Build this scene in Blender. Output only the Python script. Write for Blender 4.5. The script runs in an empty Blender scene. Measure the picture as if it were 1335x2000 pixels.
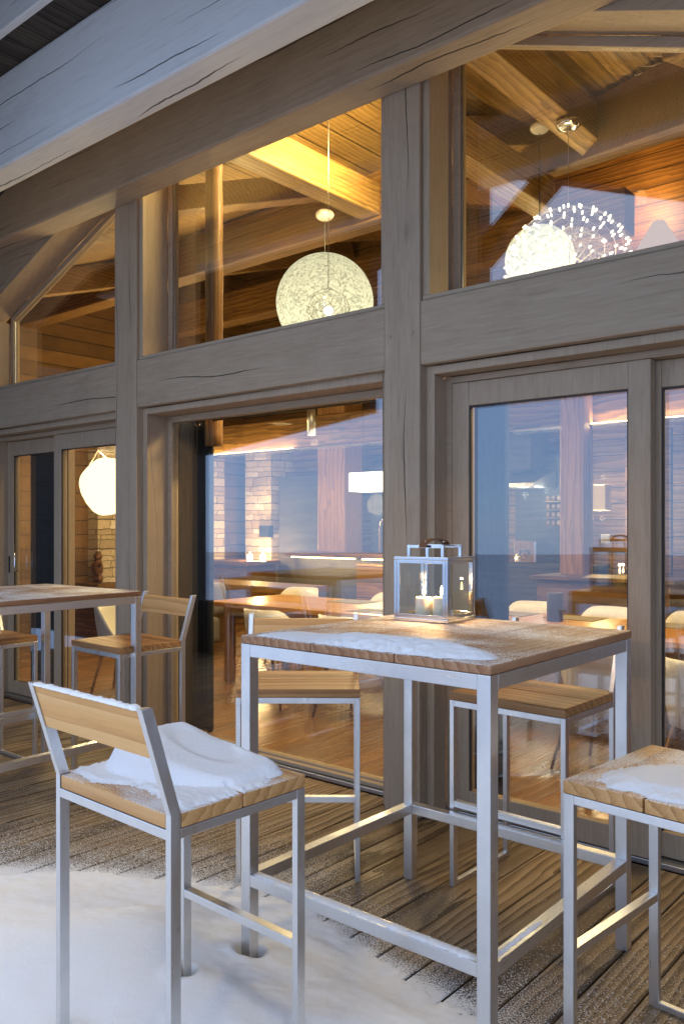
import bpy, bmesh, math, random
from mathutils import Vector, Matrix, noise
random.seed(7)
sc = bpy.context.scene
COL = sc.collection
rad = math.radians

# ------------------------------------------------------------------ camera geometry
F, CX, CY, TH, H = 1637.19, 667.5, 1026.9, 0.702071, 1.45
cs, sn = math.cos(TH), math.sin(TH)
def ray(u, v):
    a = (u - CX) / F
    return Vector((cs * a - sn, sn * a + cs, -(v - CY) / F))
def at(u, v, y):            # point on the plane Y = y
    d = ray(u, v); t = y / d.y
    return Vector((0, 0, H)) + d * t
def atz(u, v, z):
    d = ray(u, v); t = (z - H) / d.z
    return Vector((0, 0, H)) + d * t
def mix(a, b, t): return a + (b - a) * t
def sstep(a, b, x):
    t = max(0.0, min(1.0, (x - a) / (b - a))); return t * t * (3 - 2 * t)

# ------------------------------------------------------------------ mesh builder
class MB:
    def __init__(s): s.v = []; s.f = []
    def add(s, vs, fs):
        o = len(s.v); s.v += [tuple(p) for p in vs]; s.f += [tuple(i + o for i in f) for f in fs]; return s
    def box(s, x0, x1, y0, y1, z0, z1):
        vs = [(x, y, z) for z in (z0, z1) for y in (y0, y1) for x in (x0, x1)]
        return s.add(vs, [(0, 2, 3, 1), (4, 5, 7, 6), (0, 1, 5, 4), (2, 6, 7, 3), (0, 4, 6, 2), (1, 3, 7, 5)])
    def bar(s, p0, p1, w, h, up=(0, 0, 1)):     # centred bar, w across, h along up
        p0, p1 = Vector(p0), Vector(p1); d = (p1 - p0).normalized(); up = Vector(up)
        r = d.cross(up).normalized(); u = r.cross(d).normalized()
        vs = []
        for p in (p0, p1):
            for a, b in ((-1, -1), (1, -1), (1, 1), (-1, 1)): vs.append(p + r * (a * w / 2) + u * (b * h / 2))
        return s.add(vs, [(0, 1, 2, 3), (7, 6, 5, 4), (0, 4, 5, 1), (1, 5, 6, 2), (2, 6, 7, 3), (3, 7, 4, 0)])
    def prism(s, poly, y0, y1):                 # polygon in XZ pulled along Y
        n = len(poly); vs = [(x, y0, z) for x, z in poly] + [(x, y1, z) for x, z in poly]
        return s.add(vs, [tuple(range(n)), tuple(range(2 * n - 1, n - 1, -1))] + [(i, i + n, (i + 1) % n + n, (i + 1) % n) for i in range(n)])
    def prismx(s, poly, x0, x1):                # polygon in YZ pulled along X
        n = len(poly); vs = [(x0, y, z) for y, z in poly] + [(x1, y, z) for y, z in poly]
        return s.add(vs, [tuple(range(n)), tuple(range(2 * n - 1, n - 1, -1))] + [(i, i + n, (i + 1) % n + n, (i + 1) % n) for i in range(n)])
    def tube(s, pts, r, n=8):
        pts = [Vector(p) for p in pts]; rings = []
        for i, p in enumerate(pts):
            d = (pts[min(i + 1, len(pts) - 1)] - pts[max(i - 1, 0)]).normalized()
            a = d.orthogonal().normalized() if i == 0 else (s._a - d * s._a.dot(d)).normalized()
            s._a = a; b = d.cross(a); rr = r[i] if isinstance(r, (list, tuple)) else r
            rings.append([p + (a * math.cos(2 * math.pi * k / n) + b * math.sin(2 * math.pi * k / n)) * rr for k in range(n)])
        vs = [p for ring in rings for p in ring]
        fs = [(i * n + k, i * n + (k + 1) % n, (i + 1) * n + (k + 1) % n, (i + 1) * n + k) for i in range(len(pts) - 1) for k in range(n)]
        fs += [tuple(range(n - 1, -1, -1)), tuple((len(pts) - 1) * n + k for k in range(n))]
        return s.add(vs, fs)
    def lathe(s, prof, c=(0, 0, 0), n=32):
        vs = []; m = len(prof)
        for r, z in prof:
            for k in range(n):
                a = 2 * math.pi * k / n; vs.append((c[0] + r * math.cos(a), c[1] + r * math.sin(a), c[2] + z))
        fs = [(i * n + k, i * n + (k + 1) % n, (i + 1) * n + (k + 1) % n, (i + 1) * n + k) for i in range(m - 1) for k in range(n)]
        if prof[0][0] > 1e-5: fs.append(tuple(range(n - 1, -1, -1)))
        if prof[-1][0] > 1e-5: fs.append(tuple((m - 1) * n + k for k in range(n)))
        return s.add(vs, fs)
    def sphere(s, c, r, n=32, m=18, sq=(1, 1, 1), fn=None):
        vs = []
        for i in range(m + 1):
            t = math.pi * i / m
            for k in range(n):
                a = 2 * math.pi * k / n; d = Vector((math.sin(t) * math.cos(a), math.sin(t) * math.sin(a), math.cos(t)))
                q = r * (fn(d) if fn else 1)
                vs.append((c[0] + d.x * q * sq[0], c[1] + d.y * q * sq[1], c[2] + d.z * q * sq[2]))
        return s.add(vs, [(i * n + k, (i + 1) * n + k, (i + 1) * n + (k + 1) % n, i * n + (k + 1) % n) for i in range(m) for k in range(n)])
    def build(s, name, mat, parent=None, bevel=0, smooth=False, seg=2):
        me = bpy.data.meshes.new(name); me.from_pydata(s.v, [], s.f); me.update()
        bm = bmesh.new(); bm.from_mesh(me)
        bmesh.ops.remove_doubles(bm, verts=bm.verts, dist=1e-6)
        bmesh.ops.recalc_face_normals(bm, faces=bm.faces); bm.to_mesh(me); bm.free()
        o = bpy.data.objects.new(name, me); COL.objects.link(o)
        if mat: me.materials.append(mat)
        if parent is not None:
            o.parent = parent
            o.matrix_parent_inverse = PINV.get(parent.name, Matrix())
        if smooth:
            for p in me.polygons: p.use_smooth = True
        if bevel:
            m = o.modifiers.new('bevel', 'BEVEL'); m.width = bevel; m.segments = seg; m.limit_method = 'ANGLE'; m.angle_limit = rad(40)
            m.harden_normals = False
        return o
PINV = {}
def tag(o, label=None, cat=None, group=None, kind=None):
    if label: o['label'] = label
    if cat: o['category'] = cat
    if group: o['group'] = group
    if kind: o['kind'] = kind
    return o
def thing(name, loc, label, cat, group=None, rz=0, world=True):
    o = bpy.data.objects.new(name, None); COL.objects.link(o); o.empty_display_size = .1
    o.location = loc; o.rotation_euler = (0, 0, rz)
    if world:       # children built in world coordinates
        PINV[o.name] = (Matrix.Translation(Vector(loc)) @ Matrix.Rotation(rz, 4, 'Z')).inverted()
    return tag(o, label, cat, group)
def copy_thing(root, loc, rz, label):
    r = root.copy(); COL.objects.link(r); r.location = loc; r.rotation_euler = (0, 0, rz); r['label'] = label
    for ch in [o for o in COL.objects if o.parent == root]:
        c = ch.copy(); COL.objects.link(c); c.parent = r
        for g in [o for o in COL.objects if o.parent == ch]:
            d = g.copy(); COL.objects.link(d); d.parent = c
    return r

# ------------------------------------------------------------------ materials
class NT:
    def __init__(s, name):
        s.m = bpy.data.materials.new(name); s.m.use_nodes = True; s.t = s.m.node_tree; s.t.nodes.clear()
        s.out = s.t.nodes.new('ShaderNodeOutputMaterial')
    def n(s, typ, ins=None, **kw):
        nd = s.t.nodes.new('ShaderNode' + typ)
        for k, v in kw.items(): setattr(nd, k, v)
        for k, v in (ins or {}).items():
            sock = nd.inputs[k]
            if isinstance(v, bpy.types.NodeSocket): s.t.links.new(v, sock)
            else: sock.default_value = v
        return nd
    def math(s, op, a, b=0.0, c=None, clamp=False):
        ins = {0: a, 1: b}
        if c is not None: ins[2] = c
        return s.n('Math', ins, operation=op, use_clamp=clamp).outputs[0]
    def vmath(s, op, a, b=(0, 0, 0)): return s.n('VectorMath', {0: a, 1: b}, operation=op).outputs[0]
    def ramp(s, fac, stops, interp='LINEAR'):
        nd = s.n('ValToRGB', {0: fac}); cr = nd.color_ramp; cr.interpolation = interp
        while len(cr.elements) < len(stops): cr.elements.new(.5)
        for e, (p, c) in zip(cr.elements, stops):
            e.position = p; e.color = tuple(c) + (1,) if len(c) == 3 else c
        return nd.outputs[0]
    def mixc(s, fac, a, b, mode='MIX'):
        nd = s.n('Mix', data_type='RGBA', blend_type=mode)
        for i, v in ((0, fac), (6, a), (7, b)):
            if isinstance(v, bpy.types.NodeSocket): s.t.links.new(v, nd.inputs[i])
            else: nd.inputs[i].default_value = (tuple(v) + (1,) if i and len(v) == 3 else v)
        return nd.outputs[2]
    def map(s, fac, a, b, c=0.0, d=1.0):
        return s.n('MapRange', {0: fac, 1: a, 2: b, 3: c, 4: d}).outputs[0]
    def bsdf(s, **ins):
        p = s.n('BsdfPrincipled', {k.replace('_', ' '): v for k, v in ins.items()})
        s.t.links.new(p.outputs[0], s.out.inputs[0]); return p
def sc3(v, k): return tuple(min(1, x * k) for x in v)

def wood(name, dark, mid, light, axis='X', rough=.6, bump=.25, fine=1.0, ring=1.0, knots=.5, crack=0.0, frost=None, boards=None, spec=.35, stain=.25, coat=0.0, gap=0.0, rw=.38, warpk=.09):
    m = NT(name)
    co = m.n('TexCoord').outputs['Object']
    rnd = m.n('ObjectInfo').outputs['Random']
    off = m.n('CombineXYZ', {0: m.math('MULTIPLY', rnd, 13.7), 1: m.math('MULTIPLY', rnd, 7.3), 2: m.math('MULTIPLY', rnd, 5.1)}).outputs[0]
    p0 = m.vmath('ADD', co, off)
    p = p0; edge = None
    if boards:                                  # (axis letter across, width, phase): each board gets its own grain
        sep = m.n('SeparateXYZ', {0: co}); q = sep.outputs['XYZ'.index(boards[0])]
        idx = m.math('DIVIDE', m.math('SUBTRACT', q, boards[2]), boards[1])
        fl = m.math('FLOOR', idx)
        wn = m.n('TexWhiteNoise', {'W': fl}, noise_dimensions='1D')
        p = m.vmath('ADD', p0, m.vmath('MULTIPLY', wn.outputs['Color'], (9, 9, 9)))
        bv = wn.outputs['Value']
        fr = m.math('SUBTRACT', idx, fl)
        if gap: edge = m.math('LESS_THAN', m.math('MINIMUM', fr, m.math('SUBTRACT', 1.0, fr)), gap / boards[1])
    k = {'X': (.055, 1, 1), 'Y': (1, .055, 1), 'Z': (1, 1, .055)}[axis]
    warp = m.n('TexNoise', {'Vector': m.vmath('MULTIPLY', p, tuple(.55 if x == .055 else 2.2 for x in k)), 'Scale': 1.6, 'Detail': 3})
    pw = m.vmath('ADD', p, m.vmath('MULTIPLY', m.vmath('SUBTRACT', warp.outputs['Color'], (.5, .5, .5)), (warpk,) * 3))
    ps = m.vmath('MULTIPLY', pw, k)
    # growth rings round a wandering heart
    wv = m.n('TexWave', {'Vector': ps, 'Scale': 11 * ring, 'Distortion': 5.5, 'Detail': 3, 'Detail Scale': 1.6, 'Detail Roughness': .6}, wave_type='RINGS', rings_direction=axis, wave_profile='SAW')
    n1 = m.n('TexNoise', {'Vector': ps, 'Scale': 95 * fine, 'Detail': 5, 'Roughness': .65})
    n2 = m.n('TexNoise', {'Vector': ps, 'Scale': 7, 'Detail': 4, 'Roughness': .6})
    g = m.math('ADD', m.math('MULTIPLY', wv.outputs['Fac'], rw), m.math('ADD', m.math('MULTIPLY', n1.outputs['Fac'], .80 - rw), m.math('MULTIPLY', n2.outputs['Fac'], .3)))
    col = m.ramp(g, [(.22, dark), (.5, mid), (.8, light)])
    if boards:
        col = m.mixc(1.0, col, m.ramp(bv, [(0, (.72, .72, .72)), (1, (1.22, 1.2, 1.16))]), 'MULTIPLY')
    big = m.n('TexNoise', {'Vector': p0, 'Scale': 2.1, 'Detail': 6, 'Roughness': .7})
    col = m.mixc(m.map(big.outputs['Fac'], .52, .75, 0, stain), col, sc3(dark, .8))
    hgt = m.math('MULTIPLY', g, .6)
    if knots:
        vo = m.n('TexVoronoi', {'Vector': m.vmath('MULTIPLY', pw, tuple(.32 if x == .055 else 1 for x in k)), 'Scale': 3.1, 'Randomness': 1})
        kd = vo.outputs['Distance']
        kc = m.math('GREATER_THAN', m.n('SeparateColor', {0: vo.outputs['Color']}).outputs[0], .45)
        kr = m.math('MULTIPLY', m.math('MULTIPLY', m.map(kd, .035, .085, 1, 0), kc), knots)
        rings = m.math('MULTIPLY_ADD', m.math('SINE', m.math('MULTIPLY', kd, 420.0)), .25, .75)
        col = m.mixc(m.math('MULTIPLY', kr, rings), col, sc3(dark, .38))
    if crack:
        sp = m.n('SeparateXYZ', {0: p0}).outputs
        al, c1, c2 = {'X': (0, 2, 1), 'Y': (1, 0, 2), 'Z': (2, 0, 1)}[axis]
        q_ = m.math('ADD', sp[c1], m.math('MULTIPLY', sp[c2], .6))
        ja = m.n('TexNoise', {'W': sp[al], 'Scale': 1.1, 'Detail': 1}, noise_dimensions='1D').outputs['Fac']
        jb = m.n('TexNoise', {'W': sp[al], 'Scale': 14, 'Detail': 2}, noise_dimensions='1D').outputs['Fac']
        q_ = m.math('ADD', q_, m.math('ADD', m.math('MULTIPLY', ja, .10), m.math('MULTIPLY', jb, .007)))
        t_ = m.math('DIVIDE', q_, .15); ix = m.math('FLOOR', t_)
        ds = m.math('MULTIPLY', m.math('ABSOLUTE', m.math('SUBTRACT', m.math('SUBTRACT', t_, ix), .5)), .15)
        wn_ = m.n('TexNoise', {'W': m.math('ADD', m.math('MULTIPLY', sp[al], .7), m.math('MULTIPLY', ix, 17.3)), 'Scale': 1, 'Detail': 1}, noise_dimensions='1D').outputs['Fac']
        wd = m.map(wn_, .49, .66, 0, .0034)
        line = m.math('MULTIPLY', m.map(m.math('SUBTRACT', ds, wd), -.0008, .0006, 1, 0), m.map(wd, .0002, .0009, 0, crack))
        col = m.mixc(line, col, sc3(dark, .12))
        hgt = m.math('SUBTRACT', hgt, m.math('MULTIPLY', line, 2.5))
    if edge is not None:
        col = m.mixc(edge, col, sc3(dark, .15)); hgt = m.math('SUBTRACT', hgt, m.math('MULTIPLY', edge, 2.0))
    rg = m.map(g, .3, .8, rough + .1, rough - .06)
    if frost:
        amt, scale = frost
        fn = m.n('TexNoise', {'Vector': p0, 'Scale': scale, 'Detail': 2, 'Roughness': .7})
        fb = m.n('TexNoise', {'Vector': p0, 'Scale': 6, 'Detail': 3})
        up = m.n('SeparateXYZ', {0: m.n('NewGeometry').outputs['Normal']}).outputs[2]
        if amt == 'attr':
            am = m.n('Attribute', attribute_name='frost').outputs['Fac']
            col = m.mixc(m.map(am, .05, .7, 0, .6), col, (.025, .021, .018))      # wet wood round the melting frost
            am = m.math('ADD', am, m.math('MULTIPLY', m.math('SUBTRACT', fb.outputs['Fac'], .5), .35))
        else:
            am = m.map(fb.outputs['Fac'], .32, .68, amt * .3, amt * 1.35)
        am = m.math('MULTIPLY', am, m.map(up, .3, .8, 0, 1))
        fm = m.map(m.math('ADD', fn.outputs['Fac'], m.math('MULTIPLY', am, .34)), .66, .74, 0, 1)
        fm = m.math('MULTIPLY', fm, m.map(am, 0, .12, 0, .92))
        col = m.mixc(fm, col, (.80, .80, .80)); hgt = m.math('ADD', hgt, m.math('MULTIPLY', fm, 1.2))
    bp = m.n('Bump', {'Strength': bump, 'Distance': .004, 'Height': hgt})
    m.bsdf(Base_Color=col, Roughness=rg, Normal=bp.outputs[0], Specular_IOR_Level=spec, Coat_Weight=coat, Coat_Roughness=.2)
    return m.m

GREY = ((.255, .178, .108), (.40, .288, .182), (.48, .358, .24))
def grey(n, ax, **k):
    a = dict(axis=ax, rough=.62, bump=.16, crack=.95, knots=.8, stain=.3, ring=.6, rw=.07, warpk=.045); a.update(k); return wood(n, *GREY, **a)
M = {}
M['greyX'] = grey('weathered_timber_x', 'X'); M['greyZ'] = grey('weathered_timber_z', 'Z')
M['beamX'] = wood('skylit_beam_x', (.50, .47, .42), (.72, .685, .63), (.79, .755, .70), axis='X', rough=.62, bump=.16, crack=.95, knots=.5, stain=.25, ring=.6, rw=.07, warpk=.045)  # weathered grey made far paler, skylight put into the colour
M['frameX'] = grey('grey_joinery_x', 'X', crack=0, knots=.15, fine=1.5, stain=.2)
M['frameZ'] = grey('grey_joinery_z', 'Z', crack=0, knots=.15, fine=1.5, stain=.2)
M['larchX'] = wood('larch_timber_x', (.035, .014, .003), (.105, .047, .010), (.21, .11, .028), 'X', rough=.5, crack=.9, knots=.7, stain=.7)
M['larchY'] = wood('larch_timber_y', (.06, .027, .006), (.195, .10, .024), (.35, .205, .058), 'Y', rough=.5, crack=.9, knots=.7, stain=.6)
M['larchZ'] = wood('larch_timber_z', (.11, .046, .013), (.26, .12, .036), (.36, .19, .065), 'Z', rough=.5, crack=.9, knots=.7)
M['boardsX'] = wood('wall_boards', (.045, .019, .004), (.13, .062, .015), (.23, .125, .036), 'X', rough=.5, knots=.6, stain=.6, boards=('Z', .19, 0), gap=.006)
M['ceilY'] = wood('ceiling_boards', (.07, .034, .009), (.19, .103, .028), (.31, .185, .058), 'Y', rough=.5, knots=.6, boards=('X', .17, 0), gap=.005)
M['floor'] = wood('oak_floor', (.09, .036, .008), (.17, .075, .018), (.24, .115, .032), 'Y', rough=.28, bump=.06, knots=.3, boards=('X', .16, .02), gap=.002, spec=.5, coat=.3)
M['tableX'] = wood('walnut_top', (.20, .08, .02), (.36, .16, .045), (.46, .23, .075), 'X', rough=.3, bump=.05, knots=.2, spec=.5)
M['teakX'] = wood('teak_seat', (.20, .08, .026), (.39, .185, .062), (.52, .275, .105), 'X', rough=.5, bump=.2, knots=.12, stain=.2, ring=.8, fine=1.3, frost=(.12, 260))
M['teakXf'] = wood('teak_seat_frosted', (.27, .115, .036), (.51, .26, .088), (.64, .365, .145), 'X', rough=.5, bump=.25, knots=.12, stain=.2, ring=.8, fine=1.3, frost=(.75, 260))
M['teakY'] = wood('teak_top_frosted', (.16, .062, .025), (.32, .155, .07), (.44, .25, .13), 'Y', rough=.55, bump=.25, knots=.2, stain=.35, ring=.8, fine=1.3, frost=(.62, 200))
M['teakB'] = wood('teak_backrest', (.50, .225, .065), (.70, .365, .115), (.78, .45, .17), 'X', rough=.45, bump=.1, knots=.06, stain=.12, ring=.5, fine=1.2)
M['deck'] = wood('deck_boards', (.05, .028, .012), (.19, .117, .056), (.33, .225, .12), 'Y', rough=.6, bump=.5, rw=.5, knots=.5, boards=('X', .1545, -2.04), ring=1.1, frost=('attr', 190), stain=.45)
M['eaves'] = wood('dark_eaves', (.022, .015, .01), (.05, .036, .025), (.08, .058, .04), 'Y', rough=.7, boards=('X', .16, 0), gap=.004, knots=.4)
M['dark'] = wood('dark_cabinet', (.02, .017, .015), (.035, .03, .027), (.05, .043, .037), 'X', rough=.75, bump=.05, knots=.1)

def snow_mat():
    m = NT('snow'); co = m.n('TexCoord').outputs['Object']
    a = m.n('TexNoise', {'Vector': co, 'Scale': 210, 'Detail': 5, 'Roughness': .8})
    b = m.n('TexNoise', {'Vector': co, 'Scale': 34, 'Detail': 4, 'Roughness': .6})
    h = m.math('ADD', m.math('MULTIPLY', a.outputs['Fac'], .6), m.math('MULTIPLY', b.outputs['Fac'], .35))
    bp = m.n('Bump', {'Strength': .7, 'Distance': .006, 'Height': h})
    m.bsdf(Base_Color=(.88, .88, .885, 1), Roughness=.75, Normal=bp.outputs[0], Specular_IOR_Level=.25, Subsurface_Weight=.3, Subsurface_Radius=(.8, .9, 1.0), Subsurface_Scale=.012)
    return m.m
M['snow'] = snow_mat()
def steel(name, col=(.73, .725, .71), r=.34, brush=True, ax='Z'):
    m = NT(name); co = m.n('TexCoord').outputs['Object']
    k = {'Z': (240, 240, 6), 'X': (6, 240, 240), 'Y': (240, 6, 240)}[ax]
    a = m.n('TexNoise', {'Vector': m.vmath('MULTIPLY', co, k), 'Scale': 1, 'Detail': 3})
    b = m.n('TexNoise', {'Vector': co, 'Scale': 9, 'Detail': 5, 'Roughness': .7})
    rg = m.math('ADD', m.map(a.outputs['Fac'], .3, .7, r - .06, r + .06), m.map(b.outputs['Fac'], .4, .75, -.03, .10))
    bp = m.n('Bump', {'Strength': .06 if brush else 0, 'Distance': .001, 'Height': a.outputs['Fac']})
    c = m.mixc(m.map(b.outputs['Fac'], .45, .75, 0, .35), col, sc3(col, .72))
    m.bsdf(Base_Color=c, Metallic=1.0, Roughness=rg, Normal=bp.outputs[0]); return m.m
M['steel'] = steel('brushed_steel'); M['chrome'] = steel('polished_steel', (.78, .77, .75), .1, False)
def plain(name, col, r=.5, metal=0.0, bump=0.0, scale=30, **k):
    m = NT(name); co = m.n('TexCoord').outputs['Object']
    a = m.n('TexNoise', {'Vector': co, 'Scale': scale, 'Detail': 4})
    c = m.mixc(m.map(a.outputs['Fac'], .35, .75, 0, .4), col, sc3(col, .7))
    bp = m.n('Bump', {'Strength': bump, 'Distance': .003, 'Height': a.outputs['Fac']})
    m.bsdf(Base_Color=c, Roughness=r, Metallic=metal, Normal=bp.outputs[0], **k); return m.m
M['white'] = plain('white_shell', (.80, .76, .68), .35)
M['cream'] = plain('cream_paint', (.74, .66, .5), .5)
M['navy'] = plain('navy_cloth', (.010, .012, .015), .95, bump=.3, scale=200)
M['black'] = plain('black_metal', (.02, .02, .02), .4, .6)
M['rubber'] = plain('rubber_seal', (.03, .027, .024), .6)
M['leather'] = plain('brown_leather', (.22, .085, .035), .5, bump=.2, scale=120)
M['bronze'] = plain('bronze', (.16, .075, .03), .4, .4)
M['slate'] = plain('slate_wax', (.035, .03, .027), .6)
M['greyfab'] = plain('grey_fabric', (.22, .2, .18), .9, bump=.3, scale=150)
M['alu'] = plain('aluminium', (.5, .5, .49), .35, 1.0)
M['wax'] = (lambda m: (m.bsdf(Base_Color=(.88, .76, .56, 1), Roughness=.45, Subsurface_Weight=.5, Subsurface_Radius=(1.0, .8, .6), Subsurface_Scale=.012), m.m)[1])(NT('candle_wax'))
def emit(name, col, s):
    m = NT(name); e = m.n('Emission', {'Color': col + (1,), 'Strength': s}); m.t.links.new(e.outputs[0], m.out.inputs[0]); return m.m
M['led'] = emit('led_strip', (1.0, .70, .28), 9.0)
M['flame'] = emit('flame', (1.0, .72, .34), 22.0)
M['shade'] = emit('lit_shade', (1.0, .85, .58), 2.6)
M['bulb'] = emit('bulb', (1.0, .86, .6), 16.0); M['spark'] = emit('tiny_lights', (1.0, .86, .52), 2.4)
M['paper'] = emit('lit_paper', (1.0, .80, .42), 1.9)
M['shade_dim'] = emit('dim_shade', (1.0, .62, .33), .35)
def weave():
    m = NT('woven_glass_fibre'); co = m.n('TexCoord').outputs['Object']
    def strands(sx, r1, r2):      # (unused weave direction helper)
        mp = m.n('Mapping', {'Vector': co, 'Rotation': (r1, r2, r1 * .7), 'Scale': (sx, sx, sx * .12)})
        n = m.n('TexNoise', {'Vector': mp.outputs[0], 'Scale': 1, 'Detail': 2, 'Roughness': .6})
        return m.map(m.math('ABSOLUTE', m.math('SUBTRACT', n.outputs['Fac'], .5)), .0, .085, 1, 0)
    n_ = m.n('TexNoise', {'Vector': co, 'Scale': 26, 'Detail': 4, 'Roughness': .75, 'Distortion': 1.6})
    a = m.map(n_.outputs['Fac'], .36, .58, 0, 1)
    hole = m.map(n_.outputs['Fac'], .33, .40, 1, 0)
    big = m.n('TexNoise', {'Vector': co, 'Scale': 7, 'Detail': 2})
    hole = m.math('MULTIPLY', hole, m.map(big.outputs['Fac'], .36, .56, .15, 1))
    nz = m.n('SeparateXYZ', {0: m.n('NewGeometry').outputs['Normal']}).outputs[2]
    e = m.n('Emission', {'Color': (1.0, .90, .56, 1), 'Strength': m.math('MULTIPLY', m.map(a, .0, .8, .26, .84), m.map(nz, -.8, 1, 1.25, .72))})
    t = m.n('BsdfTransparent'); mx = m.n('MixShader', {0: hole, 1: e.outputs[0], 2: t.outputs[0]})
    m.t.links.new(mx.outputs[0], m.out.inputs[0]); return m.m
M['weave'] = weave()
def glass(name, tint=(.93, .95, .94), f0=.125, power=3.2):
    m = NT(name)
    lw = m.n('LayerWeight', {'Blend': .5})
    fac = m.math('MULTIPLY_ADD', m.math('POWER', lw.outputs['Facing'], power), .8, f0, clamp=True)
    wob = m.n('TexNoise', {'Vector': m.n('TexCoord').outputs['Object'], 'Scale': .9, 'Detail': 1})
    bp = m.n('Bump', {'Strength': .012, 'Distance': .05, 'Height': wob.outputs['Fac']})
    g = m.n('BsdfGlossy', {'Color': (1, 1, 1, 1), 'Roughness': 0.0, 'Normal': bp.outputs[0]})
    t = m.n('BsdfTransparent', {'Color': tint + (1,)})
    mx = m.n('MixShader', {0: fac, 1: t.outputs[0], 2: g.outputs[0]})
    m.t.links.new(mx.outputs[0], m.out.inputs[0]); return m.m
M['glass'] = glass('window_glass'); M['lglass'] = glass('lantern_glass', (.96, .98, .97), .03, 4.5)
def stone():
    m = NT('stone_masonry'); co = m.n('TexCoord').outputs['Object']
    w = m.n('TexNoise', {'Vector': co, 'Scale': 7, 'Detail': 4})
    q = m.vmath('ADD', co, m.vmath('MULTIPLY', m.vmath('SUBTRACT', w.outputs['Color'], (.5, .5, .5)), (.07, .07, .05)))
    sq = m.n('SeparateXYZ', {0: q}).outputs
    uv = m.n('CombineXYZ', {0: m.math('ADD', sq[0], sq[1]), 1: m.math('ADD', sq[2], m.math('MULTIPLY', m.math('SINE', m.math('MULTIPLY', sq[2], 19.0)), .022)), 2: 0.0}).outputs[0]
    v = m.n('TexBrick', {'Vector': uv, 'Color1': (0, 0, 0, 1), 'Color2': (1, 1, 1, 1), 'Mortar': (0, 0, 0, 1), 'Scale': 1.0, 'Mortar Size': .006, 'Mortar Smooth': .6, 'Bias': 0.0, 'Brick Width': .30, 'Row Height': .095}, offset=.37, squash=1.5, squash_frequency=3)
    n = m.n('TexNoise', {'Vector': co, 'Scale': 22, 'Detail': 6, 'Roughness': .7})
    c = m.ramp(m.n('SeparateColor', {0: v.outputs['Color']}).outputs[0], [(0, (.27, .2, .125)), (.5, (.42, .33, .22)), (1, (.54, .46, .35))])
    c = m.mixc(m.map(n.outputs['Fac'], .42, .7, 0, .45), c, (.17, .125, .08))
    j = v.outputs['Fac']
    c = m.mixc(j, c, (.06, .042, .028))
    hh = m.math('SUBTRACT', m.math('MULTIPLY', n.outputs['Fac'], .4), j)
    bp = m.n('Bump', {'Strength': .8, 'Distance': .02, 'Height': hh})
    m.bsdf(Base_Color=c, Roughness=.85, Normal=bp.outputs[0]); return m.m
M['stone'] = stone()
def land():
    m = NT('snowy_valley'); co = m.n('TexCoord').outputs['Object']
    a = m.n('TexNoise', {'Vector': co, 'Scale': .012, 'Detail': 8, 'Roughness': .6})
    c = m.ramp(a.outputs['Fac'], [(.35, (.22, .29, .42)), (.65, (.30, .38, .52))])  # blue dusk haze put into the snow colour
    m.bsdf(Base_Color=c, Roughness=.9); return m.m

# ------------------------------------------------------------------ snow bank outline on the deck (in plan)
SNOW = [(-6.5, .35), (-5.2, .75), (-4.3, 1.15), (-3.7, 1.45), (-3.3, 1.70), (-2.98, 1.92), (-2.69, 2.08), (-2.45, 2.19), (-2.2, 2.24), (-2.0, 2.2), (-1.755, 2.12), (-1.535, 2.10), (-1.40, 2.09), (-1.30, 1.95), (-1.16, 1.55), (-.9, .95), (-.3, .2), (1.0, -.6)]
def snow_edge(x):
    if x <= SNOW[0][0]: return SNOW[0][1]
    for (a, b), (c, d) in zip(SNOW, SNOW[1:]):
        if a <= x <= c: return mix(b, d, (x - a) / (c - a))
    return SNOW[-1][1]
def snow_dist(x, y):        # signed distance to the outline, positive on the snow
    best = 9.0
    for (a, b), (c, d) in zip(SNOW, SNOW[1:]):
        ex, ey = c - a, d - b; t = max(0, min(1, ((x - a) * ex + (y - b) * ey) / (ex * ex + ey * ey)))
        best = min(best, math.hypot(x - a - t * ex, y - b - t * ey))
    return best if y < snow_edge(x) else -best

# ------------------------------------------------------------------ deck, snow bank, land
mb = MB(); fr = []
PW = .1545
k0 = int((-9.0 + 2.04) / PW)
for i in range(k0, int((4.0 + 2.04) / PW)):
    x0 = -2.04 + i * PW + .0035; x1 = x0 + PW - .007
    ys = [-3.4] + [j * .06 for j in range(-8, 61)] if -4.8 < x0 < .5 else [-3.4, 0, 1, 2, 3, 3.6]
    dz = random.uniform(-.0012, .0012); o = len(mb.v); n = len(ys)
    b = .004
    for y in ys:
        y = min(y, 3.56)
        mb.v += [(x0, y, -.028), (x0, y, -b + dz), (x0 + b, y, dz), (x1 - b, y, dz), (x1, y, -b + dz), (x1, y, -.028)]
    for j in range(n - 1):
        for q in range(5): mb.f.append((o + j * 6 + q, o + j * 6 + q + 1, o + j * 6 + q + 7, o + j * 6 + q + 6))
deck = mb.build('deck', M['deck']); deck['kind'] = 'structure'
at_ = deck.data.attributes.new('frost', 'FLOAT', 'POINT')
for i, v in enumerate(deck.data.vertices):
    x, y = v.co.x, v.co.y
    d = -snow_dist(x, y)
    f = 1.15 * math.exp(-(max(0, d) / .10) ** 2) + (.78 if x < -2.3 else .62) * math.exp(-max(0, d) / (.55 if x < -2.3 else .30))
    if x > -1.35: f = .12 + .62 * math.exp(-max(0, d) / .33)
    f *= mix(1, .25, sstep(2.6, 3.5, y))
    at_.data[i].value = min(1.25, f)
MB().box(-9.2, 4.2, -3.4, 3.56, -.30, -.05).build('deck_substructure', M['rubber'])['kind'] = 'structure'

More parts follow.
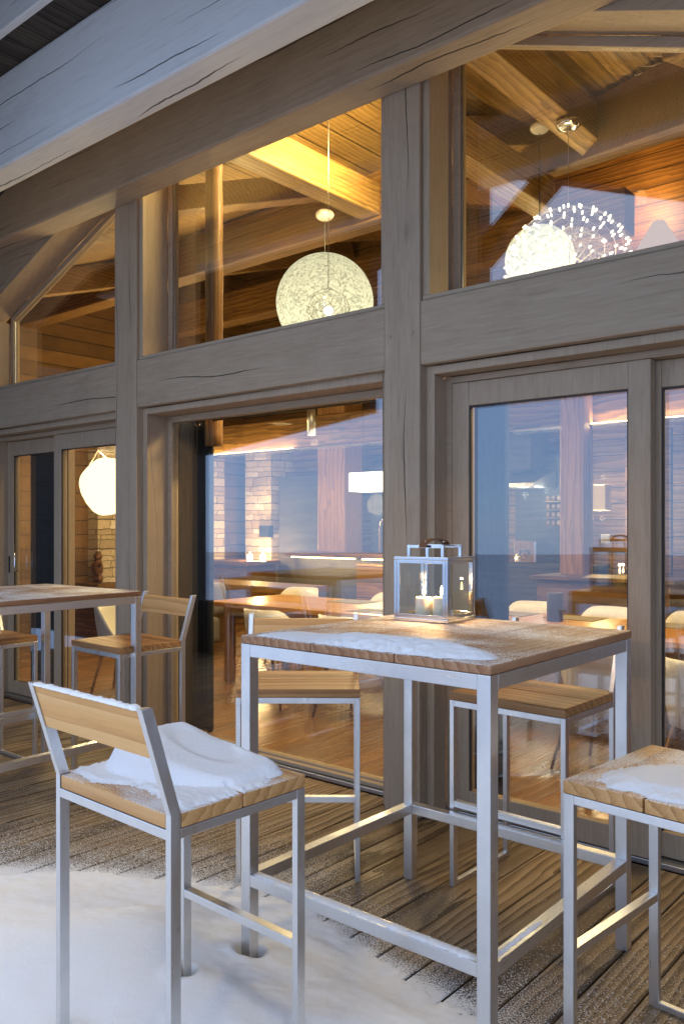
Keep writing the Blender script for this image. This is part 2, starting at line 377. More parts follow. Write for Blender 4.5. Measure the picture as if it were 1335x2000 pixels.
mb = MB(); st = .02
LEGS = [(-2.016, 1.915, .034), (-1.777 - .2425, 1.657 - .015, .026), (-1.777 + .2425, 1.657 - .015, .022), (-2.02, 1.23, .024), (-1.535, 1.23, .024)]
xs = [-6.4 + i * st for i in range(int(7.4 / st))]; ys = [-2.8 + j * st for j in range(int(5.2 / st))]
idx = {}
for i, x in enumerate(xs):
    for j, y in enumerate(ys):
        if not -.12 < snow_dist(x, y): continue
        if (x < -4.6 or y < -.6 or x > -.2) and (i % 4 or j % 4): continue
        idx[(i, j)] = None
def fb0(x, y): return noise.noise(Vector((x * 60, y * 60, 8))) * .5 + noise.noise(Vector((x * 24, y * 24, 6))) * .6
def snow_h(x, y):
    w = noise.noise(Vector((x * 3.1, y * 3.1, 0))) * .07 + noise.noise(Vector((x * 11, y * 11, 3))) * .035 + noise.noise(Vector((x * 38, y * 38, 5))) * .018
    d = snow_dist(x, y) + w
    if d < -.10: return -.004
    h = .075 * sstep(-.02, .55, d) + .005 * sstep(-.10, -.05, d) + .008 * sstep(-.05, .06, d) + .004 * fb0(x, y) * (1 - sstep(.04, .16, d))
    h += (noise.noise(Vector((x * 2.3, y * 2.3, 9))) * .012 + noise.noise(Vector((x * 9, y * 9, 4))) * .003) * sstep(0, .4, d)
    for lx, ly, lr in LEGS:
        q = math.hypot(x - lx, y - ly)
        if q < .12: h = mix(-.004, h, sstep(lr * .9, lr * 1.5, q)) + .006 * math.exp(-((q - lr * 1.9) / .02) ** 2) * (1 if h > .02 else 0)
    return h
def snow_grid(x0, x1, y0, y1, s):
    g = {}
    nx, ny = int(round((x1 - x0) / s)), int(round((y1 - y0) / s))
    for i in range(nx + 1):
        for j in range(ny + 1):
            x, y = x0 + i * s, y0 + j * s
            if snow_dist(x, y) > -.2:
                g[(i, j)] = (len(mb.v), snow_h(x, y)); mb.v.append((x, y, g[(i, j)][1]))
    for i in range(nx):
        for j in range(ny):
            c = [g.get(q) for q in ((i, j), (i + 1, j), (i + 1, j + 1), (i, j + 1))]
            if all(c) and max(q[1] for q in c) > 0: mb.f.append(tuple(q[0] for q in c))
snow_grid(-4.2, -.8, .6, 2.4, .0125)
snow_grid(-8.2, -4.2, -3.2, 2.0, .1); snow_grid(-4.2, 1.0, -3.2, .6, .1)
sb = mb.build('snow_bank', M['snow'], smooth=True); sb['kind'] = 'structure'

mb = MB(); N = 60
R = [0, 4, 8, 15, 30, 60, 120, 250, 500, 1000, 2000, 4000, 8000]
for r in R:
    for k in range(N):
        a = 2 * math.pi * k / N; x, y = r * math.cos(a), r * math.sin(a)
        z = -.35 if r < 6 else -1.2 - .03 * r - 22 * sstep(8, 60, r) * max(0, -math.sin(a)) + noise.noise(Vector((x * .004, y * .004, 1))) * min(r * .012, 25)
        mb.v.append((x - 2, y, z))
for i in range(len(R) - 1):
    for k in range(N): mb.f.append((i * N + k, i * N + (k + 1) % N, (i + 1) * N + (k + 1) % N, (i + 1) * N + k))
mb.build('valley_terrain', land(), smooth=True)['kind'] = 'structure'

# ------------------------------------------------------------------ the chalet
YF = 3.407
RX = -3.6
def kz(x, k=4.45): return k - .385 * abs(x - RX)
chalet = thing('timber_chalet', (-3.6, 3.6, 0), 'weathered grey timber chalet front with tall lit windows behind the terrace', 'chalet')
POSTS = [(-7.15, -6.91), (-4.93, -4.69), (-2.60, -2.38), (-.29, -.05)]
for a, b in POSTS:
    MB().box(a, b, YF, YF + .24, 0.002, kz((a + b) / 2) + .1).build('post', M['greyZ'], chalet, bevel=.007)
# pegs on post heads
for x, z in ((-2.567, 2.408), (-2.43, 2.41), (-4.905, 2.36)):
    MB().tube([(x, YF + .002, z), (x, YF - .004, z)], .011, 12).build('peg', M['frameX'], chalet)
BAYS = [(-6.91, -4.93), (-4.69, -2.60), (-2.38, -.29)]
for a, b in BAYS:
    MB().box(a, b, YF + .004, YF + .22, 2.245, 2.563).build('lintel_beam', M['greyX'], chalet, bevel=.008)
    MB().box(a + .002, b - .002, YF + .018, 3.66, 2.566, 2.588).build('window_sill', M['frameX'], chalet, bevel=.003)
# horizontal tie beams under the porch roof
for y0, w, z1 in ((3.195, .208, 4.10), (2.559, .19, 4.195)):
    MB().box(-7.0, -.2, y0, y0 + w, 3.63, z1).build('tie_beam', M['greyX' if y0 > 3 else 'beamX'], chalet, bevel=.014, seg=2)  # outer beam gets the paler sky-lit copy, the shaded inner one stays darker
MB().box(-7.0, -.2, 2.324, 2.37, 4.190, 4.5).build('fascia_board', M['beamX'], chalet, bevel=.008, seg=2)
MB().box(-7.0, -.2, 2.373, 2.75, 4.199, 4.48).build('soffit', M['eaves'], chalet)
# sloping gable timbers over the windows
for s in (-1, 1):
    x1 = RX + s * 3.75
    poly = [(RX, kz(RX, 4.50)), (x1, kz(x1, 4.50)), (x1, kz(x1, 4.90)), (RX, kz(RX, 4.90))]
    MB().prism(poly, YF, 3.66).build('gable_timber', M['greyX'], chalet, bevel=.005)
    poly = [(RX, kz(RX, 4.452)), (x1, kz(x1, 4.452)), (x1, kz(x1, 4.498)), (RX, kz(RX, 4.498))]
    MB().prism(poly, YF + .002, 3.64).build('window_head', M['frameX'], chalet, bevel=.003)
# upper windows
GY = 3.66
for n, (a, b) in enumerate(BAYS):
    L, Rr = (a + .13 if n == 0 else a + .04), b - .04
    for x0, x1 in ((a, L), (Rr, b)):
        MB().box(x0 + .001, x1, YF + .024, 3.64, 2.590, min(kz(x0), kz(x1)) - .002 if n != 1 else 4.1).build('window_jamb', M['frameZ'], chalet, bevel=.003)
    def kt(x): return kz(x, 4.452)
    f = MB(); w = .045
    f.box(L, L + w, 3.64, 3.70, 2.589, kt(L) - .02); f.box(Rr - w, Rr, 3.64, 3.70, 2.589, kt(Rr) - .02)
    f.box(L + w, Rr - w, 3.642, 3.698, 2.589, 2.615)
    pts = [L, Rr] if n != 1 else [L, RX, Rr]
    for p, q in zip(pts, pts[1:]):
        f.prism([(p, kt(p) - w * 1.1), (q, kt(q) - w * 1.1), (q, kt(q)), (p, kt(p))], 3.641, 3.699)
    fo = f.build('window', M['frameX'], chalet, bevel=.004)
    g = [(L + w, 2.615), (Rr - w, 2.615)] + [(x, kt(x) - w * 1.1) for x in reversed([L + w] + ([RX] if n == 1 else []) + [Rr - w])]
    MB().prism(g, GY, GY + .022).build('pane', M['glass'], fo)
    bd = MB()
    bd.box(L + w, L + w + .008, 3.652, 3.659, 2.615, kt(L + w) - .06)
    bd.build('glazing_bead', M['alu'], fo)
# lower openings: trim, frames, doors
TY, FY = 3.46, 3.57
for n, (a, b) in enumerate(BAYS):
    t = .048
    FZ = FY + (.13 if n == 1 else 0)
    f = MB().box(a, a + t, TY, FZ, .002, 2.243).box(b - t, b, TY, FZ, .002, 2.243).box(a + t, b - t, TY, FZ, 2.20, 2.243)
    f.build('door_casing', M['frameZ'], chalet, bevel=.004)
    MB().box(a + t, b - t, FY - .002, FY + .13, .002, .026).build('threshold', M['alu'], chalet, bevel=.003)
    i0, i1 = a + t, b - t
    if n == 1:
        fm = MB().box(i0, i0 + .045, FY + .06, FY + .12, .027, 2.199).box(i1 - .045, i1, FY + .06, FY + .12, .027, 2.199).box(i0 + .045, i1 - .045, FY + .061, FY + .119, 2.155, 2.199).box(i0 + .045, i1 - .045, FY + .061, FY + .119, .027, .06)
        fo = fm.build('fixed_window', M['frameX'], chalet, bevel=.004)
        MB().box(i0 + .045, i1 - .045, FY + .08, FY + .104, .06, 2.155).build('pane', M['glass'], fo)
        MB().box(i0, i1, FY + .02, FY + .058, .027, .05).build('bottom_rail', M['frameX'], fo, bevel=.004)
    else:
        fm = MB().box(i0, i0 + .03, FY, FY + .13, .027, 2.199).box(i1 - .03, i1, FY, FY + .13, .027, 2.199).box(i0 + .03, i1 - .03, FY, FY + .13, 2.165, 2.199)
        fm.build('door_frame', M['frameX'], chalet, bevel=.003)
        mid = -5.93 if n == 0 else -1.35
        leaves = [(i0 + .032, mid + .045, FY + .068, False), (mid - .055, i1 - .032, FY + .002, True)] if n == 0 else [(i0 + .032, mid + .047, FY + .002, True), (mid - .03, i1 - .032, FY + .068, False)]
        for x0, x1, y0, front in leaves:
            s_ = .098
            z1 = 2.163
            st_ = MB().box(x0, x0 + s_, y0, y0 + .058, .028, z1).box(x1 - s_, x1, y0, y0 + .058, .028, z1)
            st_.box(x0 + s_, x1 - s_, y0 + .002, y0 + .056, z1 - .118, z1 - .001).box(x0 + s_, x1 - s_, y0 + .002, y0 + .056, .029, .135)
            lf = st_.build('door_leaf', M['frameZ'], chalet, bevel=.003)
            MB().box(x0 + s_, x1 - s_, y0 + .018, y0 + .042, .135, z1 - .118).build('pane', M['glass'], lf)
            sl = MB()
            for xx in (x0 + s_, x1 - s_ - .007): sl.box(xx, xx + .007, y0 + .008, y0 + .016, .137, z1 - .12)
            sl.box(x0 + s_ + .007, x1 - s_ - .007, y0 + .008, y0 + .016, z1 - .127, z1 - .12)
            sl.build('gasket', M['rubber'], lf)
            if n == 0 and not front:
                MB().tube([(-6.66, y0 + .002, 1.07), (-6.645, y0 - .03, 1.07), (-6.645, y0 - .035, 1.1), (-6.645, y0 - .035, 1.29)], .006).build('handle', M['chrome'], lf, smooth=True)
                MB().box(-6.80, -6.785, y0 - .006, y0 + .001, 1.05, 1.19).build('latch', M['black'], lf)
# side facade beyond the bays and porch roof
MB().box(-12.2, -7.152, YF + .05, 3.66, .002, 4.0).build('wall', M['boardsX'], chalet)
MB().box(-.048, 3.0, YF + .05, 3.66, .002, 4.0).build('wall', M['boardsX'], chalet)
for s in (-1, 1):
    x1 = RX + s * 4.6
    poly = [(RX, kz(RX, 4.92)), (x1, kz(x1, 4.92)), (x1, kz(x1, 5.14)), (RX, kz(RX, 5.14))]
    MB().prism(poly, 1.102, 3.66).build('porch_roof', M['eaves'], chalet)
    poly = [(RX, kz(RX, 5.142)), (x1, kz(x1, 5.142)), (x1, kz(x1, 5.45)), (RX, kz(RX, 5.45))]
    MB().prism(poly, .88, 3.7).build('roof_snow', M['snow'], chalet)
    x2 = RX + s * 4.5
    poly = [(RX, kz(RX, 4.45)), (x2, kz(x2, 4.45)), (x2, kz(x2, 5.10)), (RX, kz(RX, 5.10))]
    MB().prism(poly, .9, 1.1).build('verge_rafter', M['dark'], chalet)
MB().box(-3.93, -3.74, .905, 1.095, 3.55, 4.6).build('king_post', M['larchZ'], chalet)
MB().bar((-3.78, 1.0, 3.76), (-3.05, 1.0, 4.36), .16, .2, (0, 1, 0)).build('brace', M['larchX'], chalet)
MB().prism([(-7.6, 2.24), (-4.95, 2.535), (-4.95, kz(-4.95) + .1), (-7.6, kz(-7.6) + .1)], .94, 1.06).build('gable_cladding', M['dark'], chalet)
MB().box(-7.75, -7.5, .88, 1.12, 0.002, 3.0).build('corner_post', M['dark'], chalet)
MB().box(-16.0, -7.752, .95, 1.07, .002, 4.4).build('wing_wall', M['dark'], chalet)
MB().box(-7.498, -5.6, .95, 1.05, .002, .60).build('parapet', M['dark'], chalet)

# ------------------------------------------------------------------ interior shell
flo = MB().box(-10.2, 2.2, 3.70, 9.7, -.2, .004).build('interior_floor', M['floor']); flo['kind'] = 'structure'
mb = MB(); sx, sy = .15, .15
nx, ny = int(12.6 / sx), int(6.15 / sy)
def ceil_z(x, y): return max(kz(x, 4.95) if y < 9 else 0, 3.62 + .385 * (y - 3.45))
for i in range(nx + 1):
    for j in range(ny + 1):
        x, y = -10.3 + i * sx, 3.69 + j * sy; mb.v.append((x, y, ceil_z(x, y)))
for i in range(nx):
    for j in range(ny):
        a = i * (ny + 1) + j; mb.f.append((a, a + 1, a + ny + 2, a + ny + 1))
mb.build('ceiling', M['ceilY'], chalet)
MB().box(-10.4, 2.4, 9.6, 9.8, -.1, 6.2).build('back_wall', M['boardsX'], chalet)
MB().box(-10.4, -10.2, 3.66, 9.6, -.1, 6.2).build('side_wall', M['boardsX'], chalet)
MB().box(2.2, 2.4, 3.66, 9.6, -.1, 6.2).build('side_wall', M['boardsX'], chalet)
# roof beams inside
def ceiling_beam(p0, p1, w, h, m): MB().bar(p0, p1, w, h).build('ceiling_beam', M[m], chalet, bevel=.012)
ceiling_beam((-4.30, 3.72, 4.13), (-4.30, 5.45, 4.13), .2, .26, 'larchY')
ceiling_beam((-2.53, 3.72, 4.29), (-2.53, 5.85, 4.29), .2, .26, 'larchY')
ceiling_beam((-3.22, 4.6, 4.18), (-3.22, 6.4, 4.18), .2, .28, 'larchY')
ceiling_beam((-10.2, 5.56, 4.17), (-3.9, 5.56, 4.17), .22, .40, 'larchX')
ceiling_beam((-10.2, 7.7, 4.38), (-3.0, 7.7, 4.38), .24, .40, 'larchX')
p, q = Vector((-2.5, 5.85, 4.32)), Vector((.87, -.83, -.36))
ceiling_beam(p - q * 1.9, p + q * 1.9, .2, .40, 'larchX')
ceiling_beam((-5.6, 3.75, 3.9), (-4.5, 5.5, 4.35), .16, .2, 'larchX')
ceiling_beam((-3.9, 5.6, 4.6), (-2.9, 8.2, 5.3), .18, .26, 'larchY')
ceiling_beam((-4.9, 5.6, 4.5), (-4.9, 9.5, 5.5), .18, .26, 'larchY')
ceiling_beam((-6.4, 5.6, 4.4), (-6.4, 9.5, 5.5), .18, .26, 'larchY')
ceiling_beam((-7.9, 4.0, 3.75), (-7.9, 9.5, 5.5), .18, .26, 'larchY')
ceiling_beam((-1.4, 4.2, 3.9), (-1.4, 9.5, 5.5), .18, .26, 'larchY')
# rough log post just inside the window
mb = MB(); pts = [(-4.40 + .012 * noise.noise(Vector((0, 0, z * 3.1))), 3.84, z) for z in [2.0 + i * .08 for i in range(29)]]
mb.tube(pts, [.06 + .010 * noise.noise(Vector((z[2] * 4, 1, 0))) for z in pts], 12)
mb.build('log_post', M['larchZ'], chalet, smooth=True)
# low timber fascia carrying the light strip, gallery floor above it
fa = MB().box(-10.2, 2.2, 8.2, 8.34, 2.50, 2.90).build('fascia_beam', M['larchX'], chalet, bevel=.01)
MB().box(-10.19, 2.19, 8.36, 9.59, 2.66, 2.86).build('gallery_floor', M['larchY'], chalet)
MB().box(-10.1, 2.1, 8.10, 8.198, 2.474, 2.480).build('ledge', M['larchX'], fa)
for x0, x1 in ((-10.1, -7.75), (-3.75, 2.1)): MB().box(x0, x1, 8.12, 8.16, 2.481, 2.492).build('light_strip', M['led'], fa)
for x in (-7.86, -3.83):
    MB().box(x, x + (.50 if x < -5 else .26), 8.75 if x < -5 else 7.95, 9.15 if x < -5 else 8.19, .005, 3.9).build('interior_post', M['larchZ'], chalet, bevel=.02)
MB().box(-9.69, -9.12, 9.1, 9.59, .005, 2.64).build('stone_column', M['stone'], chalet)
MB().box(-10.19, -9.95, 6.6, 8.9, .005, 2.5).build('stone_wall', M['stone'], chalet)
MB().box(-3.50, -3.02, 8.85, 8.92, .9, 2.47).build('wood_panel', M['boardsX'], chalet)

# ------------------------------------------------------------------ bar stools
SW, SD, SH = .2525, .44, .785
def make_stool(name, label, loc, rz, seatmat, peg_drop=.010, snowy=False):
    r = thing(name, loc, label, 'bar stool', 'steel and teak bar stools round the high tables', rad(rz), world=False)
    s = MB()
    s.box(-SW, SW, -.001, .217, .750, SH)
    s.add([(-SW, .222, .75), (SW, .222, .75), (SW, .408, .75), (SW - .023, .408, .75), (SW - .023, .438, .75), (-SW + .023, .438, .75), (-SW + .023, .408, .75), (-SW, .408, .75)] +
          [(-SW, .222, SH), (SW, .222, SH), (SW, .408, SH), (SW - .023, .408, SH), (SW - .023, .438, SH), (-SW + .023, .438, SH), (-SW + .023, .408, SH), (-SW, .408, SH)],
          [tuple(range(8)), tuple(range(15, 7, -1))] + [(i, i + 8, (i + 1) % 8 + 8, (i + 1) % 8) for i in range(8)])
    s.build('seat', M[seatmat], r, bevel=.003)
    top = Vector((0, .44 + .08, 1.042)); b0 = Vector((0, .44, SH))
    for sx in (-1, 1):
        x0, x1 = (SW - .02, SW) if sx > 0 else (-SW, -SW + .02)
        MB().box(x0, x1, 0, .03, 0, .7495).build('leg', M['steel'], r, bevel=.0018)
        MB().prismx([(.41, 0), (.44, 0), (.44, SH), (.52, 1.042), (.489, 1.042), (.41, SH)], x0, x1).build('leg', M['steel'], r, bevel=.0018)
        MB().box(x0 + .0005, x1 - .0005, .03, .41, .7255, .7490).build('rail', M['steel'], r, bevel=.0015)
        MB().box(x0 + .0005, x1 - .0005, .03, .41, .0005, .02).build('runner', M['steel'], r, bevel=.0015)
    xi = SW - .02
    MB().box(-xi, xi, .0005, .0295, .7255, .7492).build('rail', M['steel'], r, bevel=.0015)
    MB().box(-xi, xi, .4105, .4395, .7255, .7492).build('rail', M['steel'], r, bevel=.0015)
    MB().box(-xi, xi, .0008, .0292, .322, .346).build('stretcher', M['steel'], r, bevel=.0015)
    def yb(z): return .44 + .08 * (z - SH) / (1.042 - SH)
    za, zb = .920, 1.042 - peg_drop
    MB().prismx([(yb(za) - .004, za), (yb(zb) - .004, zb), (yb(zb) - .027, zb), (yb(za) - .027, za)], -xi + .0006, xi - .0006).build('backrest', M['teakB'], r, bevel=.0025)
    return r
stoolA = make_stool('bar_stool', 'bar stool standing in the snow with a thick heap of snow on its seat', (-1.777, 1.657, 0), 178.5, 'teakXf', .004)
stoolB = make_stool('bar_stool', 'bare bar stool right of the dusted table legs with a bare seat against the tall glass door', (-1.598, 2.85, 0), -1.5, 'teakX', .024)
stoolC = make_stool('bar_stool', 'bar stool with a low flat patch of snow, cut off by the right edge', (-.953, 2.303, 0), -95.5, 'teakXf')
q = atz(696, 1346, SH)
copy_thing(stoolB, (q.x - SW * cs + .011, q.y - SW * sn + .009, 0), TH, 'bar stool turned to face the camera behind the left legs of the snowy table')
copy_thing(stoolB, (-4.114, 2.707, 0), rad(-2.5), 'bar stool tucked under the far table, its plank back beside the post')
copy_thing(stoolB, (-4.70, 2.445, 0), rad(90), 'bar stool cut off by the left edge behind the far table legs')
stoolB['label'] = 'bar stool under the back of the snowy table in front of the right glass door'

# ------------------------------------------------------------------ high tables
def make_table(label, loc, rz):
    r = thing('bar_table', loc, label, 'bar table', 'square steel and teak bar tables', rad(rz), world=False)
    a, b, t = .46725, .4738, .041
    tp = MB()
    for x0, x1 in ((-a - .001, -.160), (-.157, .157), (.160, a + .001)): tp.box(x0, x1, -b - .001, b + .001, 1.0635, 1.090)
    tp.build('tabletop', M['teakY'], r, bevel=.004)
    for sx in (-1, 1):
        for sy in (-1, 1):
            x0 = a - t if sx > 0 else -a; y0 = b - t if sy > 0 else -b
            MB().box(x0, x0 + t, y0, y0 + t, 0, 1.063).build('leg', M['steel'], r, bevel=.002)
    for z0, z1, nm in ((1.022, 1.0626, 'apron'), (.272, .310, 'foot_rail')):
        for s in (-1, 1):
            y0 = b - t if s > 0 else -b
            MB().box(-a + t, a - t, y0 + .0004, y0 + t - .0004, z0, z1).build(nm, M['steelX'], r, bevel=.0018)
            x0 = a - t if s > 0 else -a
            MB().box(x0 + .0004, x0 + t - .0004, -b + t, b - t, z0, z1).build(nm, M['steelY'], r, bevel=.0018)
    return r
M['steelX'] = steel('brushed_steel_x', ax='X'); M['steelY'] = steel('brushed_steel_y', ax='Y')
T1 = make_table('high bar table carrying the lantern and a strip of snow', (-2.037 + .46725, 1.894 + .4738, 0), 0)
copy_thing(T1, (-4.293, 2.338, 0), rad(1.4), 'far high bar table at the left edge with a frosted bare top')

# ------------------------------------------------------------------ snow lying on the furniture
def snow_patch(label, loc, rz, x0, x1, y0, y1, st, hf, name='snow_patch', group='snow lying on the furniture'):
    mb = MB(); nx, ny = int((x1 - x0) / st), int((y1 - y0) / st); hs = {}
    for i in range(nx + 1):
        for j in range(ny + 1):
            x, y = x0 + i * st, y0 + j * st; h = hf(x, y); hs[(i, j)] = h
            mb.v.append((x, y, max(h, -.0004)))
    for i in range(nx):
        for j in range(ny):
            if max(hs[(i, j)], hs[(i + 1, j)], hs[(i, j + 1)], hs[(i + 1, j + 1)]) > 0:
                a = i * (ny + 1) + j; mb.f.append((a, a + ny + 1, a + ny + 2, a + 1))
    o = mb.build(name, M['snow'], smooth=True)
    bm = bmesh.new(); bm.from_mesh(o.data)
    for v in [v for v in bm.verts if not v.link_faces]: bm.verts.remove(v)
    bm.to_mesh(o.data); bm.free()
    o.location = loc; o.rotation_euler = (0, 0, rad(rz))
    return tag(o, label, 'snow', group)
def fb(x, y, s, k=0): return noise.noise(Vector((x * s, y * s, k)))
def poly_dist(P, x, y):
    ins = False; best = 9
    for i in range(len(P)):
        (a, b), (c, d) = P[i], P[(i + 1) % len(P)]
        if (b > y) != (d > y) and x < (c - a) * (y - b) / (d - b) + a: ins = not ins
        ex, ey = c - a, d - b; t = max(0, min(1, ((x - a) * ex + (y - b) * ey) / (ex * ex + ey * ey + 1e-12)))
        best = min(best, math.hypot(x - a - t * ex, y - b - t * ey))
    return best if ins else -best
# stool at the front: x to the sitter's side, y towards the back; +x is the left side in the picture
def h_stoolA(x, y):
    x0, x1, y0 = -.212, .243, .014
    y1 = mix(.275, .352, sstep(-.2, .05, x)) - .03 * sstep(.12, .24, x)
    cx_, cy_, hx, hy, rr = (x0 + x1) / 2, (y0 + y1) / 2, (x1 - x0) / 2, (y1 - y0) / 2, .075
    ax, ay = abs(x - cx_) - hx + rr, abs(y - cy_) - hy + rr
    d = rr - (math.hypot(max(ax, 0), max(ay, 0)) + min(max(ax, ay), 0)) + fb(x, y, 13, 1) * .010 + fb(x, y, 90, 2) * .0022 + fb(x, y, 210, 9) * .0014
    h = 0
    if d > 0:
        hm = mix(.022, .092, sstep(-.27, .19, x)) * (1 + .05 * fb(x, y, 4, 4))
        q_ = min(1, d / (.016 + hm * .8))
        h = hm * (1 - (1 - q_) ** 2.4)
        g_ = math.hypot((x - .02) / .17, (y - .12) / .10)
        h -= .014 * sstep(1.0, .55, g_) * sstep(.02, .06, d)
    # thin skin elsewhere on the seat
    dd = poly_dist([(.248, .006), (.248, .402), (.10, .415), (-.02, .36), (-.246, .40), (-.246, .14), (-.20, .05), (-.10, .004)], x, y) + fb(x, y, 30, 7) * .016 + fb(x, y, 95, 8) * .010
    if dd > 0: h = max(h, .0075 * sstep(0, .02, dd) + .002 * fb(x, y, 60, 3))
    if abs(y - .2195) < .006 and h < .02: h -= .008
    if y > .402 and abs(x) > .225: h = -.01
    if h > 0: h += .0012 * fb(x, y, 150, 6)
    return h if h > .0006 else -.002
snow_patch('thick heap of fresh snow on the seat of the front stool', (-1.777, 1.657, SH + .0008), 178.5, -.25, .25, .0, .43, .0045, h_stoolA)
def h_T1(x, y):
    P = [(-.40, -.452), (-.42, -.36), (-.36, -.29), (-.20, -.285), (-.03, -.30), (.06, -.28), (.20, -.27), (.33, -.29), (.40, -.34), (.42, -.385), (.40, -.425), (.30, -.45), (.17, -.462), (-.10, -.462), (-.25, -.463)]
    d = poly_dist(P, x, y) + fb(x, y, 15, 1) * .018 + fb(x, y, 55, 2) * .012 + fb(x, y, 140, 5) * .006
    if d <= 0: return -.002
    hm = .012 + .022 * sstep(-.22, -.02, x) * (1 - .45 * sstep(.12, .4, x)) + .004 * fb(x, y, 8, 3)
    return hm * min(1, d / .075) ** .7 + .0012 * fb(x, y, 120, 4) + .0006
snow_patch('long soft strip of snow along the front of the lantern table', (-1.5698, 2.3678, 1.0905), 0, -.46, .46, -.473, -.10, .005, h_T1)
def h_C(x, y):
    P = [(.19, .07), (.11, .055), (.0, .09), (-.08, .16), (-.10, .36), (.20, .36), (.235, .25), (.228, .12)]
    d = poly_dist(P, x, y) + fb(x, y, 25, 1) * .015 + fb(x, y, 80, 2) * .009
    if d <= 0: return -.002
    return .020 * min(1, d / .06) ** .7 + .0012 * fb(x, y, 120, 4) + .0005
snow_patch('low patch of snow on the seat at the right edge of the photo', (-.953, 2.303, SH + .0008), -95.5, -.25, .25, .0, .40, .005, h_C)
def ridge(label, p0, p1, w, h, seed, loc=(0, 0, 0), rz=0, st=.004, amp=.5):
    p0, p1 = Vector(p0), Vector(p1); L = (p1 - p0).length; n = int(L / st); m = 7; mb = MB()
    d = (p1 - p0).normalized(); r = d.cross(Vector((0, 0, 1))).normalized()
    for i in range(n + 1):
        t = i / n; f = max(.12, 1 + amp * noise.noise(Vector((t * L * 22, seed, 0))) + amp * noise.noise(Vector((t * L * 75, seed, 2))) * .8) * min(1, .25 + min(t, 1 - t) * L / .03)
        for k in range(m):
            a = math.pi * k / (m - 1)
            j = 1 + .25 * noise.noise(Vector((t * L * 90, k * .9, seed)))
            mb.v.append(p0 + d * (t * L) + r * (math.cos(a) * w / 2 * (.75 + .25 * f) * j) + Vector((0, 0, math.sin(a) * h * f * j)))
    for i in range(n):
        for k in range(m - 1): mb.f.append((i * m + k, i * m + k + 1, (i + 1) * m + k + 1, (i + 1) * m + k))
    o = mb.build('snow_ridge', M['snow'], smooth=True); o.location = loc; o.rotation_euler = (0, 0, rad(rz))
    return tag(o, label, 'snow', 'snow lying on the furniture')
ridge('narrow cap of snow along the top of the front stool backrest', (-.235, .508, 1.036), (.243, .508, 1.036), .024, .008, 1, (-1.777, 1.657, 0), 178.5)
ridge('crumbly line of snow on the front foot rail of the snowy table', (-1.99, 1.9145, .3095), (-1.15, 1.9145, .3095), .034, .0045, 2, amp=.8)
ridge('thin crumbs of snow on the right foot rail of the snowy table', (-1.123, 1.95, .3095), (-1.123, 2.22, .3095), .020, .0025, 3, amp=1.1)

# ------------------------------------------------------------------ lantern with candles
lan = thing('lantern', (-1.81, 2.693, 1.0905), 'square steel and glass lantern with a leather strap standing on the snowy table', 'lantern', None, rad(5.5), world=False)
hw, hb = .115, .243
MB().box(-hw, hw, -hw, hw, 0, .014).build('base', M['chrome'], lan, bevel=.002)
MB().box(-hw, hw, -hw, hw, hb - .012, hb).build('roof', M['chrome'], lan, bevel=.002)
f = MB(); w = .011
for sx in (-1, 1):
    for sy in (-1, 1):
        x0 = hw - w if sx > 0 else -hw; y0 = hw - w if sy > 0 else -hw
        f.box(x0 + .0005, x0 + w - .0005, y0 + .0005, y0 + w - .0005, .0145, hb - .0125)
f.build('frame', M['chrome'], lan, bevel=.0012)
for k in range(4):
    a = k * math.pi / 2; R4 = Matrix.Rotation(a, 3, 'Z')
    g = MB().box(-hw + w + .012, hw - w - .012, hw - .007, hw - .004, .026, hb - .024); g.v = [tuple(R4 @ Vector(v)) for v in g.v]
    pn = g.build('pane', M['lglass'], lan)
    g = MB(); xi = hw - w - .0006
    g.box(-xi, -xi + .012, hw - .009, hw - .002, .015, hb - .013).box(xi - .012, xi, hw - .009, hw - .002, .015, hb - .013)
    g.box(-xi + .012, xi - .012, hw - .009, hw - .002, .015, .027).box(-xi + .012, xi - .012, hw - .009, hw - .002, hb - .025, hb - .013)
    g.v = [tuple(R4 @ Vector(v)) for v in g.v]; g.build('sash', M['chrome'], pn, bevel=.001)
for sy in (-1, 1):
    g = MB(); y = sy * .072
    g.box(-.078, -.066, y - .006, y + .006, hb + .0005, hb + .044).box(.066, .078, y - .006, y + .006, hb + .0005, hb + .044).box(-.066, .066, y - .006, y + .006, hb + .0325, hb + .0435)
    g.build('handle_bracket', M['chrome'], lan, bevel=.001)
g = MB(); n = 14
for i in range(n + 1):
    t = -1 + 2 * i / n; z = hb + .046 + .018 * (1 - t * t); y = t * .098
    if abs(t) > .93: z -= .012
    for dx in (-.016, .016):
        for dz in (0, .004): g.v.append((dx, y, z + dz))
for i in range(n):
    o = i * 4
    g.f += [(o, o + 4, o + 6, o + 2), (o + 1, o + 3, o + 7, o + 5), (o, o + 1, o + 5, o + 4), (o + 2, o + 6, o + 7, o + 3)]
g.f += [(0, 2, 3, 1), (n * 4, n * 4 + 1, n * 4 + 3, n * 4 + 2)]
strap = g.build('strap', M['leather'], lan)
for y in (-.072, .072): MB().sphere((0, y, hb + .055), .006, 12, 8).build('rivet', M['chrome'], strap, smooth=True)
